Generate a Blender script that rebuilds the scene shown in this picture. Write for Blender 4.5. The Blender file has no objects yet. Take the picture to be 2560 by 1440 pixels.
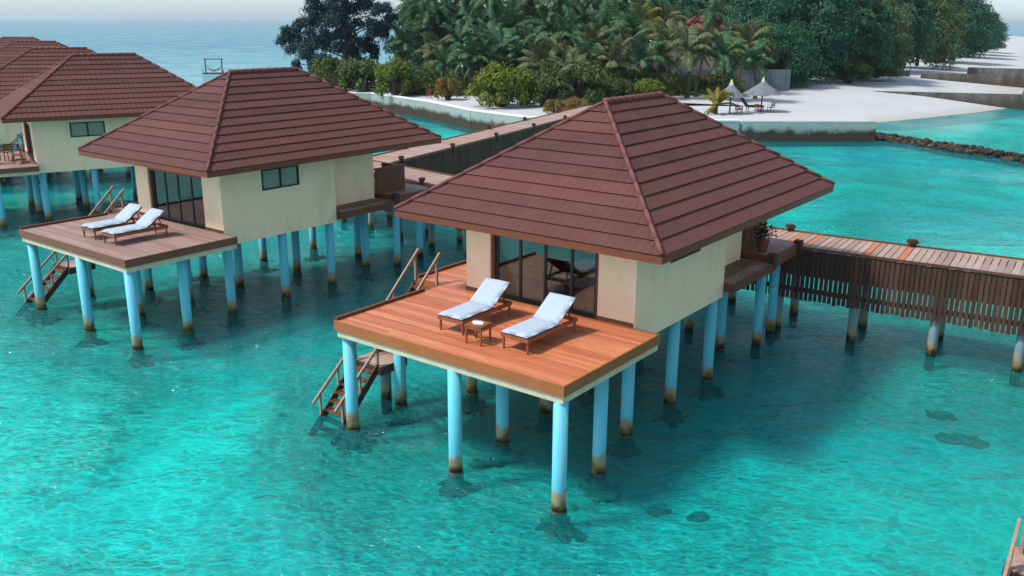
import bpy, math, random
from math import sin, cos, pi, radians, sqrt, atan2, hypot
from mathutils import Vector, Matrix, noise

# ------------------------------------------------------------------ camera, sky, sun, exposure
S = bpy.context.scene
COL = S.collection
CAM_H, PITCH, ROLL, FPX = 10.0, .289, .005, 2254.1
cd = bpy.data.cameras.new('camera'); cam = bpy.data.objects.new('camera', cd); COL.objects.link(cam)
fw = Vector((0, cos(PITCH), -sin(PITCH))); up = Vector((0, sin(PITCH), cos(PITCH))); rt = Vector((1, 0, 0))
r2 = rt*cos(ROLL) + up*sin(ROLL); u2 = -rt*sin(ROLL) + up*cos(ROLL)
cam.matrix_world = Matrix(((r2.x, u2.x, -fw.x, 0), (r2.y, u2.y, -fw.y, 0), (r2.z, u2.z, -fw.z, CAM_H), (0, 0, 0, 1)))
cd.sensor_width = 36; cd.lens = FPX/2560*36; cd.clip_start = .2; cd.clip_end = 20000
S.camera = cam
S.view_settings.view_transform = 'Standard'; S.view_settings.look = 'None'
S.view_settings.exposure = 0.58; S.view_settings.gamma = 1; S.view_settings.use_curve_mapping = False
TO_SUN = Vector((-1, -.3, 0)).normalized(); ELEV = radians(53)
W = bpy.data.worlds.new('World'); S.world = W; W.use_nodes = True
nt = W.node_tree; bg = nt.nodes['Background']; sk = nt.nodes.new('ShaderNodeTexSky')
sk.sky_type = 'NISHITA'; sk.sun_disc = False; sk.sun_elevation = ELEV
sk.sun_rotation = atan2(TO_SUN.x, TO_SUN.y); sk.air_density = 1.3; sk.dust_density = .8; sk.ozone_density = 2.0
hs = nt.nodes.new('ShaderNodeHueSaturation'); hs.inputs['Saturation'].default_value = .35; nt.links.new(sk.outputs[0], hs.inputs['Color'])
tn = nt.nodes.new('ShaderNodeMixRGB'); tn.blend_type = 'MULTIPLY'; tn.inputs[0].default_value = 1; tn.inputs[2].default_value = (.80, .98, 1.14, 1); nt.links.new(hs.outputs[0], tn.inputs[1]); nt.links.new(tn.outputs[0], bg.inputs[0]); bg.inputs[1].default_value = .12
sl = bpy.data.lights.new('sun', 'SUN'); sl.energy = 3.1; sl.angle = radians(8); sl.color = (1, .93, .84)
sun = bpy.data.objects.new('sun', sl); COL.objects.link(sun)
sd = Vector((TO_SUN.x*cos(ELEV), TO_SUN.y*cos(ELEV), sin(ELEV)))
sun.rotation_euler = sd.to_track_quat('Z', 'Y').to_euler(); sun.location = (-20, 0, 30)

# ------------------------------------------------------------------ materials
def lin(c):
    return tuple(((x/255)/12.92 if x/255 <= .04045 else ((x/255+.055)/1.055)**2.4) for x in c)
class N:
    """tiny node helper"""
    def __init__(s, name):
        s.m = bpy.data.materials.new(name); s.m.use_nodes = True; s.t = s.m.node_tree
        s.b = s.t.nodes['Principled BSDF']; s.out = s.t.nodes['Material Output']
    def n(s, typ, **kw):
        x = s.t.nodes.new('ShaderNode'+typ)
        for k, v in kw.items():
            if k.startswith('_'): setattr(x, k[1:], v)
            else: x.inputs[k.replace('__', ' ')].default_value = v
        return x
    def l(s, a, b): s.t.links.new(a, b)
    def tc(s, which='Object'):
        return s.n('TexCoord').outputs[which]
    def pos(s): return s.n('NewGeometry').outputs['Position']
    def mapping(s, src, scale=(1, 1, 1), rot=(0, 0, 0)):
        m = s.n('Mapping'); m.inputs['Scale'].default_value = scale; m.inputs['Rotation'].default_value = rot
        s.l(src, m.inputs[0]); return m.outputs[0]
    def noise(s, src, scale, detail=4, rough=.6, dist=0):
        x = s.n('TexNoise', Scale=scale, Detail=detail, Roughness=rough, Distortion=dist); s.l(src, x.inputs['Vector']); return x.outputs['Fac']
    def ramp(s, src, stops, interp='LINEAR'):
        r = s.n('ValToRGB'); e = r.color_ramp; e.interpolation = interp
        while len(e.elements) > 1: e.elements.remove(e.elements[-1])
        e.elements[0].position = stops[0][0]; e.elements[0].color = (*stops[0][1], 1)
        for p, c in stops[1:]:
            q = e.elements.new(p); q.color = (*c, 1)
        s.l(src, r.inputs[0]); return r.outputs[0]
    def mix(s, fac, a, b, mode='MIX'):
        m = s.n('MixRGB', _blend_type=mode)
        for k, v in ((0, fac), (1, a), (2, b)):
            if hasattr(v, 'is_linked'): s.l(v, m.inputs[k])
            elif k == 0: m.inputs[0].default_value = v
            else: m.inputs[k].default_value = (*v, 1)
        return m.outputs[0]
    def math(s, op, a, b=0, c=None):
        m = s.n('Math', _operation=op)
        for k, v in ((0, a), (1, b)) + (((2, c),) if c is not None else ()):
            if hasattr(v, 'is_linked'): s.l(v, m.inputs[k])
            else: m.inputs[k].default_value = v
        return m.outputs[0]
    def maprange(s, v, a, b, c=0, d=1, smooth=False):
        m = s.n('MapRange'); m.interpolation_type = 'SMOOTHSTEP' if smooth else 'LINEAR'
        s.l(v, m.inputs[0])
        for i, x in enumerate((a, b, c, d)): m.inputs[i+1].default_value = x
        return m.outputs[0]
    def col(s, c):
        if hasattr(c, 'is_linked'): s.l(c, s.b.inputs['Base Color'])
        else: s.b.inputs['Base Color'].default_value = (*c, 1)
        return s
    def rough(s, r, spec=.5):
        if hasattr(r, 'is_linked'): s.l(r, s.b.inputs['Roughness'])
        else: s.b.inputs['Roughness'].default_value = r
        s.b.inputs['Specular IOR Level'].default_value = spec; return s
    def bump(s, h, strength=.3, dist=.02):
        b = s.n('Bump', Strength=strength, Distance=dist); s.l(h, b.inputs['Height']); s.l(b.outputs[0], s.b.inputs['Normal']); return s
    def island(s): return s.n('NewGeometry').outputs['Random Per Island']
    def orand(s): return s.n('ObjectInfo').outputs['Random']
    def sep(s, v):
        x = s.n('SeparateXYZ'); s.l(v, x.inputs[0]); return x.outputs

def mat_wood(name, c1, c2, c3, grain=(2, 30, 30), rough=.6, spec=.3, odd=None):
    m = N(name); o = m.tc(); g = m.noise(m.mapping(o, grain), 1.5, 5, .6, .4)
    base = m.ramp(m.island(), [(0, c1), (.5, c2), (1, c3)] + ([] if not odd else []))
    if odd:
        isl = m.island(); k = m.maprange(isl, .93, .935); base = m.mix(k, m.ramp(m.math('FRACT', m.math('MULTIPLY', isl, 7.3)), [(0, c1), (.5, c2), (1, c3)]), odd)
    d = m.mix(m.maprange(g, .3, .7, .0, .55), base, tuple(x*.45 for x in c1))
    st = m.noise(m.pos(), .8, 4, .6)
    d = m.mix(m.maprange(st, .45, .75, 0, .35), d, tuple(x*.6 for x in c2))
    m.col(d).rough(rough, spec).bump(g, .25, .01); return m.m
def mat_plain(name, c, rough=.7, spec=.3, var=.25, scale=2.5, bump=.15):
    m = N(name); n = m.noise(m.pos(), scale, 6, .65)
    m.col(m.mix(m.maprange(n, .35, .75, 0, var), c, tuple(x*.45 for x in c))).rough(rough, spec).bump(m.noise(m.pos(), 40, 3), bump, .004); return m.m

M = {}
def roofmat():
    m = N('roof_tile'); o = m.tc()
    n = m.noise(o, 1.3, 5, .6); f = m.noise(o, 55, 3, .7)
    c = m.ramp(m.island(), [(0, (.068, .025, .022)), (1, (.120, .041, .034))])
    c = m.mix(m.maprange(n, .4, .75, 0, .35), c, (.14, .065, .055)); c = m.mix(m.maprange(f, .3, .7, 0, .35), c, (.075, .028, .028))
    st = m.noise(m.mapping(m.pos(), (1, 1, .5)), .55, 6, .7); c = m.mix(m.maprange(st, .5, .72, 0, .4), c, (.07, .035, .03)); m.col(c).rough(.8, .22).bump(f, .3, .006); return m.m
M['tile'] = roofmat()
M['ridge'] = mat_plain('ridge_cap_tile', (.17, .062, .055), .8, .2, .4, 3)
M['fascia'] = mat_wood('fascia_timber', (.16, .045, .022), (.18, .052, .025), (.20, .06, .03), (2, 2, 20), .55)
def wallmat():
    m = N('cream_render'); p = m.pos(); n = m.noise(p, 1.1, 6, .7); z = m.sep(p)[2]
    st = m.noise(m.mapping(p, (1.6, 1.6, .6)), 1.0, 5, .65)
    c = m.mix(m.maprange(n, .4, .8, 0, .3), (.92, .68, .47), (.84, .62, .43))
    c = m.mix(m.maprange(st, .50, .78, 0, .42), c, (.48, .40, .28))
    m.col(c).rough(.9, .2).bump(m.noise(p, 14, 5, .7), .25, .01); return m.m
M['wall'] = wallmat()
M['slab'] = mat_plain('cream_concrete_edge', (.58, .50, .36), .85, .2, .5, 3)
M['soffit'] = mat_plain('soffit_board', (.30, .17, .09), .8, .2)
M['deck'] = mat_wood('orange_deck_timber', (.46, .125, .05), (.58, .185, .08), (.68, .26, .12), (1.2, 22, 22), .45, .4)
M['deck_edge'] = mat_wood('deck_edge_timber', (.33, .105, .03), (.38, .12, .035), (.42, .14, .045), (1.5, 12, 30), .5, .35)
M['deck_grey'] = mat_wood('weathered_deck_timber', (.27, .17, .145), (.34, .215, .185), (.42, .26, .225), (1.2, 22, 22), .6, .35)
M['edge_grey'] = mat_wood('weathered_edge_timber', (.16, .065, .035), (.20, .08, .045), (.24, .10, .06), (1.5, 12, 30), .6)
M['jetty'] = mat_wood('silvered_jetty_board', (.30, .20, .17), (.41, .27, .22), (.50, .36, .31), (10, 10, 10), .75, .2, odd=(.55, .18, .08))
M['dark_wood'] = mat_wood('dark_slat_timber', (.06, .032, .023), (.09, .046, .032), (.125, .062, .042), (12, 12, 2), .75, .2)
M['brown_wood'] = mat_wood('brown_timber', (.13, .045, .022), (.17, .06, .03), (.21, .08, .04), (8, 8, 8), .6, .3)
M['rail_wood'] = mat_wood('rail_timber', (.30, .19, .14), (.34, .22, .16), (.38, .25, .19), (8, 8, 8), .65, .3)
M['teak'] = mat_wood('teak', (.22, .06, .02), (.28, .08, .028), (.33, .10, .035), (12, 12, 4), .4, .5)
def pilemat(name, paint):
    m = N(name); p = m.pos(); z = m.sep(p)[2]; n = m.noise(p, 3.5, 5, .65); zz = m.math('ADD', z, m.maprange(n, .2, .8, -.24, .24))
    q = m.noise(m.mapping(p, (5, 5, .5)), 1.4, 5)
    c = m.mix(m.maprange(q, .42, .7, 0, .6), paint, tuple(.6*x+.16 for x in paint))
    c = m.mix(m.maprange(zz, .42, .56, 1, 0), c, (.30, .25, .16))
    c = m.mix(m.maprange(zz, .22, .33, 1, 0), c, (.16, .11, .025))
    c = m.mix(m.maprange(zz, .08, .20, 1, 0), c, (.018, .016, .012))
    m.col(c).rough(.55, .35).bump(n, .2, .01); return m.m
M['pile'] = pilemat('blue_painted_column', (.09, .47, .60))
M['pile_dull'] = pilemat('grey_concrete_pile', (.15, .24, .27))
def glass():
    m = N('dark_door_glass'); t = m.n('BsdfTransparent'); t.inputs[0].default_value = (.50, .60, .60, 1)
    g = m.n('BsdfGlossy', Roughness=.03); f = m.n('Fresnel', IOR=1.55); k = m.math('MULTIPLY_ADD', f.outputs[0], 1.6, .03)
    x = m.n('MixShader'); m.l(k, x.inputs[0]); m.l(t.outputs[0], x.inputs[1]); m.l(g.outputs[0], x.inputs[2]); m.l(x.outputs[0], m.out.inputs[0]); return m.m
M['glass'] = glass()
def pane():
    m = N('frosted_window_glass'); m.col((.24, .30, .27)).rough(.22, .6); return m.m
M['pane'] = pane()
M['frame'] = mat_plain('dark_window_frame', (.018, .022, .022), .5, .4)
M['door_frame'] = mat_wood('door_frame_timber', (.16, .06, .025), (.18, .065, .03), (.2, .075, .035), (8, 8, 2), .5)
M['curtain'] = mat_plain('curtain_cloth', (.62, .60, .60), .9, .1)
M['floor_in'] = mat_plain('room_floor', (.16, .09, .05), .5, .3)
M['linen'] = mat_plain('bed_linen', (.75, .75, .76), .9, .1)
def cushion():
    m = N('pale_blue_cushion'); n = m.noise(m.tc(), 9, 4, .6); m.col(m.mix(m.maprange(n, .35, .7, 0, .4), (.37, .44, .52), (.30, .36, .43))).rough(.9, .15).bump(m.noise(m.tc(), 6, 3), .5, .02); return m.m
M['cushion'] = cushion()
def concrete():
    m = N('seawall_concrete'); p = m.pos(); z = m.sep(p)[2]; n = m.noise(p, .9, 6, .7); k = m.noise(m.mapping(p, (1.2, 1.2, .3)), 1.3, 5, .65)
    zz = m.math('ADD', z, m.maprange(n, .2, .8, -.45, .45))
    c = m.mix(m.maprange(k, .4, .7, 0, 1), (.24, .34, .33), (.36, .33, .27)); c = m.mix(m.maprange(n, .5, .75, 0, .6), c, (.16, .12, .09))
    c = m.mix(m.maprange(zz, .75, 1.15, 1, 0), c, (.05, .036, .027)); m.col(c).rough(.9, .2).bump(m.noise(p, 3, 5), .5, .05); return m.m
M['seawall'] = concrete()
def groynem():
    m = N('dark_groyne_concrete'); p = m.pos(); z = m.sep(p)[2]; n = m.noise(m.mapping(p, (1, 1, .4)), .8, 6, .7)
    c = m.mix(m.maprange(n, .35, .7), (.055, .05, .045), (.14, .135, .125)); c = m.mix(m.maprange(m.math('ADD', z, n), 1.0, 1.9, .8, 0), c, (.05, .035, .025)); m.col(c).rough(.9, .2).bump(n, .4, .05); return m.m
M['groyne'] = groynem()
def rock():
    m = N('dark_reef_rock'); p = m.pos(); n = m.noise(p, 3, 6, .7)
    c = m.ramp(m.island(), [(0, (.02, .015, .012)), (.6, (.045, .032, .023)), (1, (.10, .075, .05))])
    m.col(m.mix(m.maprange(n, .4, .7, 0, .8), c, (.02, .02, .012))).rough(.9, .25).bump(n, .6, .05); return m.m
M['rock'] = rock()
def coralm():
    m = N('coral_growth'); n = m.noise(m.pos(), 6, 5, .7); m.col(m.mix(m.maprange(n, .35, .7), (.035, .045, .03), (.16, .17, .11))).rough(.95, .1).bump(n, .6, .05); return m.m
M['coral'] = coralm()
def sandm():
    m = N('coral_sand'); p = m.pos(); n = m.noise(p, .12, 6, .6); f = m.noise(p, 2.2, 5, .7); z = m.sep(p)[2]
    c = m.mix(m.maprange(n, .4, .7, 0, .5), (.44, .44, .45), (.37, .37, .385)); c = m.mix(m.maprange(f, .55, .8, 0, .4), c, (.40, .36, .32))
    c = m.mix(m.maprange(z, .05, .35, .7, 0), c, (.36, .32, .27))
    m.col(c).rough(.95, .1).bump(f, .5, .08); return m.m
M['sand'] = sandm()
def seabedm():
    m = N('seabed_sand_caustics'); p = m.pos(); n = m.noise(p, .10, 5, .6, .6); a = m.noise(p, .55, 6, .7, .8); f = m.noise(p, 2.6, 5, .75, .5)
    c = m.mix(m.maprange(n, .38, .66, 0, 1, True), (.66, .67, .60), (.36, .44, .38))
    c = m.mix(m.maprange(a, .48, .66, 0, .65, True), c, (.26, .33, .27))
    c = m.mix(m.maprange(f, .60, .74, 0, .5), c, (.10, .14, .10))
    caustic = m.n('TexVoronoi', Scale=2.0); caustic.feature = 'DISTANCE_TO_EDGE'; wp = m.n('VectorMath', _operation='ADD'); nn = m.n('TexNoise', Scale=1.2, Detail=3.0); m.l(p, nn.inputs['Vector']); m.l(m.mapping(p, (1, 1.7, 1)), wp.inputs[0]); m.l(nn.outputs['Color'], wp.inputs[1]); m.l(wp.outputs[0], caustic.inputs['Vector'])
    c = m.mix(m.math('MULTIPLY', m.maprange(caustic.outputs['Distance'], 0, .16, 1, 0, True), m.maprange(n, .42, .62, .75, .2)), c, (.97, .97, .92))  # bright caustic network of sunlight painted into the sand colour
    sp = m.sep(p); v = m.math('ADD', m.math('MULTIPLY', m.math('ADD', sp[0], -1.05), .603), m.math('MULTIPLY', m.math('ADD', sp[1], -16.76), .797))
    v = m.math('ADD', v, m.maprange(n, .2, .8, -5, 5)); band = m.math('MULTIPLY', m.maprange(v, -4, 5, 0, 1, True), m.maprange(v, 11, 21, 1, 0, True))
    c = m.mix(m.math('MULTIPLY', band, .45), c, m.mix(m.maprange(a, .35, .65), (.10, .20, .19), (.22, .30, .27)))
    m.col(c).rough(1, 0); return m.m
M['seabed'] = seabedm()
def waterm():
    m = N('lagoon_water'); p = m.pos(); s = m.sep(p)
    # depth of the sea itself: shallow lagoon near the villas, deeper outside the reef
    ln = m.math('ADD', m.math('MULTIPLY', s[0], -.55), s[1]); ln = m.math('ADD', ln, m.maprange(m.noise(p, .02, 4), .2, .8, -30, 30))
    left = m.maprange(ln, 90, 190, 0, 1, True)
    big = m.noise(p, .07, 4, .6, .5)
    shallow = m.mix(m.maprange(big, .35, .7), (.0, .42, .41), (.0, .40, .47))
    tint = m.mix(left, m.mix(m.maprange(m.noise(p, .045, 4, .6, .8), .4, .62, 0, 1, True), (.09, .92, .88), (.08, .90, .95)), (.03, .45, .50))
    tr = m.n('BsdfTransparent'); m.l(tint, tr.inputs[0])
    df = m.n('BsdfDiffuse'); m.l(m.mix(left, shallow, m.mix(m.maprange(ln, 120, 420, 0, 1), (.16, .46, .50), (.05, .27, .38))), df.inputs[0])
    w1 = m.noise(m.mapping(p, (1, 1.5, 1), (0, 0, .5)), .9, 3, .55, .6); w2 = m.noise(m.mapping(p, (1, 1.5, 1), (0, 0, -.4)), 3.0, 4, .6, .4)
    w3 = m.noise(m.mapping(p, (1, 1.6, 1), (0, 0, .9)), 6.5, 3, .6, .3)
    w0 = m.noise(m.mapping(p, (1, 2, 1), (0, 0, .25)), .22, 3, .5, .3)
    calm = m.maprange(m.noise(p, .09, 3, .5, .6), .38, .62, .25, 1, True)
    h = m.math('ADD', m.math('MULTIPLY', m.math('MULTIPLY', w1, .40), calm), m.math('ADD', m.math('MULTIPLY', m.math('MULTIPLY', m.math('ADD', w2, m.math('MULTIPLY', w3, 0.4)), .27), calm), m.math('MULTIPLY', w0, .45)))
    b = m.n('Bump', Strength=1.0, Distance=.9); m.l(h, b.inputs['Height'])
    m.l(b.outputs[0], df.inputs['Normal']); gl = m.n('BsdfGlossy', Roughness=.05); m.l(b.outputs[0], gl.inputs['Normal']); fr = m.n('Fresnel', IOR=1.33); m.l(b.outputs[0], fr.inputs['Normal'])
    mx = m.n('MixShader'); m.l(m.mix(left, (.22,)*3, (.85,)*3), mx.inputs[0]); m.l(tr.outputs[0], mx.inputs[1]); m.l(df.outputs[0], mx.inputs[2])
    m2 = m.n('MixShader'); m.l(m.math('MULTIPLY', fr.outputs[0], 1.0), m2.inputs[0]); m.l(mx.outputs[0], m2.inputs[1]); m.l(gl.outputs[0], m2.inputs[2])
    m.l(m2.outputs[0], m.out.inputs[0]); return m.m
M['water'] = waterm()
def leafm(name, a, b, c, dead=None, tr=.25):
    m = N(name); i = m.island(); o = m.orand(); v = m.math('FRACT', m.math('ADD', i, m.math('MULTIPLY', o, .0)))
    col = m.ramp(v, [(0, a), (.55, b), (1, c)]); cl = m.noise(m.tc(), .45, 3, .6)
    col = m.mix(m.maprange(cl, .35, .65, .0, .45), col, tuple(x*.5 for x in a))
    if dead: col = m.mix(m.maprange(i, .93, .95), col, dead)
    col = m.mix(m.maprange(o, 0, 1, 0, .35), col, (b[0]*1.5, b[1]*1.05, b[2]*.7))
    m.col(col).rough(.6, .25)
    t = m.n('BsdfTranslucent'); m.l(col, t.inputs[0]); x = m.n('MixShader'); x.inputs[0].default_value = tr
    m.l(m.b.outputs[0], x.inputs[1]); m.l(t.outputs[0], x.inputs[2]); m.l(x.outputs[0], m.out.inputs[0]); return m.m
M['palm'] = leafm('palm_leaf', (.015, .075, .045), (.045, .15, .065), (.20, .30, .12), (.20, .13, .04))
M['palm_pale'] = leafm('dry_palm_leaf', (.07, .11, .05), (.13, .16, .07), (.24, .24, .11), (.28, .17, .06))
M['palm_yellow'] = leafm('yellow_palm_leaf', (.14, .14, .02), (.24, .22, .025), (.36, .30, .04), (.35, .18, .03))
M['tree'] = leafm('broad_leaf', (.008, .068, .046), (.022, .12, .065), (.08, .20, .08))
M['tree_olive'] = leafm('olive_leaf', (.04, .10, .05), (.08, .15, .055), (.16, .21, .07), (.22, .13, .04))
M['casuarina'] = leafm('dark_needle_foliage', (.004, .034, .045), (.010, .052, .065), (.02, .08, .08), None, .1)
M['bush'] = leafm('yellow_green_bush_leaf', (.07, .11, .012), (.13, .18, .018), (.22, .25, .03))
M['bush_brown'] = leafm('brownish_bush_leaf', (.12, .09, .02), (.20, .14, .03), (.26, .20, .05))
M['bush_dark'] = leafm('dull_green_bush_leaf', (.04, .08, .02), (.07, .12, .03), (.12, .16, .04), (.2, .12, .04))
M['bark'] = mat_plain('bark', (.085, .065, .05), .9, .1, .6, 4, .5)
M['fence'] = mat_wood('grey_fence_board', (.12, .145, .17), (.15, .175, .20), (.18, .20, .22), (4, 4, 1), .85, .15)
M['beige'] = mat_plain('beige_house_wall', (.42, .33, .26), .9, .1)
M['red_roof'] = mat_plain('red_house_roof', (.30, .055, .065), .8, .2)
M['white'] = mat_plain('white_trim', (.75, .73, .70), .8, .2)
M['green_net'] = mat_plain('green_netting', (.10, .36, .28), .9, .1)
M['thatch'] = mat_plain('grey_thatch', (.17, .19, .21), .95, .1, .6, 6, .8)
M['dark_cloth'] = mat_plain('black_cloth', (.012, .018, .022), .8, .2)
M['red_plastic'] = mat_plain('red_brown_plastic', (.24, .06, .045), .5, .4)
M['paper'] = mat_plain('white_paper', (.75, .75, .72), .8, .2, .1)
M['terracotta'] = mat_plain('terracotta', (.22, .08, .05), .8, .2)
M['plant_dark'] = leafm('dark_pot_plant_leaf', (.02, .02, .02), (.05, .03, .025), (.03, .06, .03))
M['teal_cloth'] = mat_plain('teal_cloth', (.05, .33, .33), .9, .1)
M['bed_wood'] = mat_plain('bed_frame_timber', (.14, .05, .025), .5, .3)

# ------------------------------------------------------------------ mesh helpers
class MB:
    def __init__(s): s.v = []; s.f = []
    def add(s, vs, fs):
        o = len(s.v); s.v += [tuple(x) for x in vs]; s.f += [tuple(i+o for i in f) for f in fs]; return s
    def box(s, x0, x1, y0, y1, z0, z1):
        x0, x1 = min(x0, x1), max(x0, x1); y0, y1 = min(y0, y1), max(y0, y1); z0, z1 = min(z0, z1), max(z0, z1)
        return s.add([(x0,y0,z0),(x1,y0,z0),(x1,y1,z0),(x0,y1,z0),(x0,y0,z1),(x1,y0,z1),(x1,y1,z1),(x0,y1,z1)],
                     [(0,3,2,1),(4,5,6,7),(0,1,5,4),(1,2,6,5),(2,3,7,6),(3,0,4,7)])
    def bar(s, a, b, w, h=None, up=Vector((0, 0, 1))):
        a = Vector(a); b = Vector(b); h = h or w; d = (b-a).normalized(); x = d.cross(up)
        if x.length < 1e-3: x = d.cross(Vector((0, 1, 0)))
        x.normalize(); y = x.cross(d); v = []
        for p in (a, b):
            for sx, sy in ((-1,-1),(1,-1),(1,1),(-1,1)): v.append(p + x*sx*w/2 + y*sy*h/2)
        return s.add(v, [(0,1,2,3),(7,6,5,4),(0,4,5,1),(1,5,6,2),(2,6,7,3),(3,7,4,0)])
    def tube(s, pts, rad, n=10, cap=True):
        pts = [Vector(p) for p in pts]; rings = []; x = None
        for i, p in enumerate(pts):
            d = (pts[min(i+1, len(pts)-1)] - pts[max(i-1, 0)]).normalized()
            if x is None:
                x = d.cross(Vector((0, 0, 1)))
                if x.length < 1e-2: x = Vector((1, 0, 0))
            x = (x - d*x.dot(d)).normalized(); y = d.cross(x); r = rad[i] if isinstance(rad, (list, tuple)) else rad
            rings.append([p + (x*cos(2*pi*k/n) + y*sin(2*pi*k/n))*r for k in range(n)])
        vs = [q for r in rings for q in r]; fs = []
        for i in range(len(rings)-1):
            for k in range(n): fs.append((i*n+k, i*n+(k+1)%n, (i+1)*n+(k+1)%n, (i+1)*n+k))
        if cap: fs.append(tuple(range(n))[::-1]); fs.append(tuple((len(rings)-1)*n+k for k in range(n)))
        return s.add(vs, fs)
    def build(s, name, mat, parent=None, smooth=False, bevel=0):
        me = bpy.data.meshes.new(name); me.from_pydata(s.v, [], s.f); me.update()
        me.materials.append(mat); o = bpy.data.objects.new(name, me); COL.objects.link(o)
        if smooth:
            for p in me.polygons: p.use_smooth = True
        if parent: o.parent = parent
        if bevel:
            b = o.modifiers.new('bevel', 'BEVEL'); b.width = bevel; b.segments = 2; b.limit_method = 'ANGLE'
        return o
def tag(o, label=None, cat=None, group=None, kind=None):
    if label: o['label'] = label
    if cat: o['category'] = cat
    if group: o['group'] = group
    if kind: o['kind'] = kind
    return o
def empty(name, loc=(0, 0, 0), rz=0):
    o = bpy.data.objects.new(name, None); COL.objects.link(o); o.location = loc; o.rotation_euler = (0, 0, rz); o.empty_display_size = .3; return o
def copy_tree(o, parent=None):
    c = o.copy(); COL.objects.link(c); c.parent = parent
    for ch in [k for k in bpy.data.objects if k.parent == o]: copy_tree(ch, c)
    return c
R = random.Random(7)

# ------------------------------------------------------------------ setting: water, seabed, island
def grid(name, xs, ys, zf, mat, kind='structure'):
    m = MB(); nx = len(xs)
    m.v = [(x, y, zf(x, y)) for y in ys for x in xs]
    m.f = [(j*nx+i, j*nx+i+1, (j+1)*nx+i+1, (j+1)*nx+i) for j in range(len(ys)-1) for i in range(nx-1)]
    return tag(m.build(name, mat, None, True), kind=kind)
wv = MB(); wv.add([(-6000, -40, 0), (7000, -40, 0), (7000, 14000, 0), (-6000, 14000, 0)], [(0, 1, 2, 3)])
tag(wv.build('water', M['water']), kind='structure')
def bed(x, y):
    d = max(0, (-.55*x + y - 110))/60
    return -.45 + .06*noise.noise((x*.13, y*.13, 0)) - min(9, d*d*2.2)
xs = [-6000, -900, -300] + [-150+3*i for i in range(110)] + [400, 1200, 7000]; ys = [-40+3*i for i in range(110)] + [350, 500, 900, 3000, 14000]
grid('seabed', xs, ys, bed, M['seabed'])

# island outline: (x, y, walled?) water line going round
coast = [(-40,132,0),(-30,116,0),(-22,108.5,1),(-16.3,107,1),(-8.6,96.3,1),(-3.8,87.0,1),(1.2,81.0,1),(8,78.6,1),(20,79.0,1),(31.2,79.3,1),(31.8,84,1),(36,93.3,0),(45.4,99.7,0),(54.2,106.4,0),(62,113,0),
  (79.4,143.2,0),(100,172,0),(125,215,0),(150,262,0),(185,329,0),(245,430,0),(310,540,0),(350,640,0),(200,620,0),(60,420,0),(-5,260,0),(-30,180,0)]
def sand_island():
    m = MB(); cx, cy = 60, 200; n = len(coast); rings = [[], [], [], []]
    def norm(i):
        a = Vector(coast[(i-1) % n][:2]); b = Vector(coast[(i+1) % n][:2]); t = (b-a).normalized(); return Vector((-t.y, t.x))
    for i, (x, y, w) in enumerate(coast):
        p = Vector((x, y)); q = norm(i)
        if w: offs = ((-.05, -3), (0, 1.66), (3, 1.70), (14, 1.74))
        else:
            k = 1 if y < 140 else 2.2
            offs = ((-14*k, -1.6), (0, -.0), (9*k, 1.0), (20*k, 1.65))
        for r, (o, z) in zip(rings, offs): r.append((p + q*o).to_3d() + Vector((0, 0, z)))
    # refine: interpolate between rings, jittered
    vs = [v for r in rings for v in r]; fs = []
    for k in range(3):
        for i in range(n): j = (i+1) % n; fs.append((k*n+i, k*n+j, (k+1)*n+j, (k+1)*n+i))
    fs.append(tuple(3*n+i for i in range(n)))
    m.add(vs, fs); return tag(m.build('sand_beach', M['sand']), kind='structure')
sand_island()
# soft tongue of sand running up to the first groyne
def wallrun(name, pts, w, z0, z1, label, cat, mat='seawall', group=None, cap=None):
    root = empty(name, (pts[0][0], pts[0][1], 0)); o = Vector((pts[0][0], pts[0][1], 0)); m = MB(); c = MB()
    for a, b in zip(pts[:-1], pts[1:]):
        za, zb = (a[2], b[2]) if len(a) > 2 else (z1, z1)
        A = Vector((*a[:2], 0))-o; B = Vector((*b[:2], 0))-o; d = (B-A).normalized(); s = Vector((-d.y, d.x, 0))*w/2
        N_ = max(2, int((B-A).length/1.2)); rows = []
        for i in range(N_+1):
            t = i/N_; p = A.lerp(B, t); zt = za+(zb-za)*t; j = noise.noise((p.x*.9, p.y*.9, 3))*.05
            rows.append([p-s*1.08+Vector((0, 0, z0)), p-s*(1+j)+Vector((0, 0, zt-.35)), p-s*.98+Vector((0, 0, zt)), p+s*.98+Vector((0, 0, zt)), p+s*1.08+Vector((0, 0, z0))])
        vs = [q for r in rows for q in r]; fs = []
        for i in range(N_):
            for k in range(4): fs.append((i*5+k, i*5+k+1, (i+1)*5+k+1, (i+1)*5+k))
        fs += [(4, 3, 2, 1, 0), tuple(N_*5+k for k in range(5))]; m.add(vs, fs)
        if cap:
            c.bar(A+Vector((0, 0, za+.06)), B+Vector((0, 0, zb+.06)), w*1.12, .12)
    m.build('wall_body', M[mat], root)
    if cap: c.build('coping', M['white'] if cap == 'white' else M[mat], root)
    return tag(root, label, cat, group)
wallrun('sea_wall', [(-22.5,108.3),(-16.3,106.8),(-8.6,96.1),(-3.8,86.8),(1.2,80.8),(8,78.4),(19.5,78.8)], .5, -2.5, 1.72, 'stained concrete sea wall with pale top, left of the boardwalk to the island', 'sea wall', cap='white')
wallrun('pier_wall', [(19.8,78.9),(31.5,79.2)], .6, -2.5, 1.70, 'straight blue-grey retaining wall fronting the open beach, dark at its foot', 'sea wall')
wallrun('groyne', [(45.7,120.3,1.35),(62.3,110.5,1.7),(70,105,1.7)], .9, -2, 1.6, 'nearest low concrete groyne running from the sand to the right edge', 'groyne', mat='groyne', group='groynes on the beach')
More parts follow.
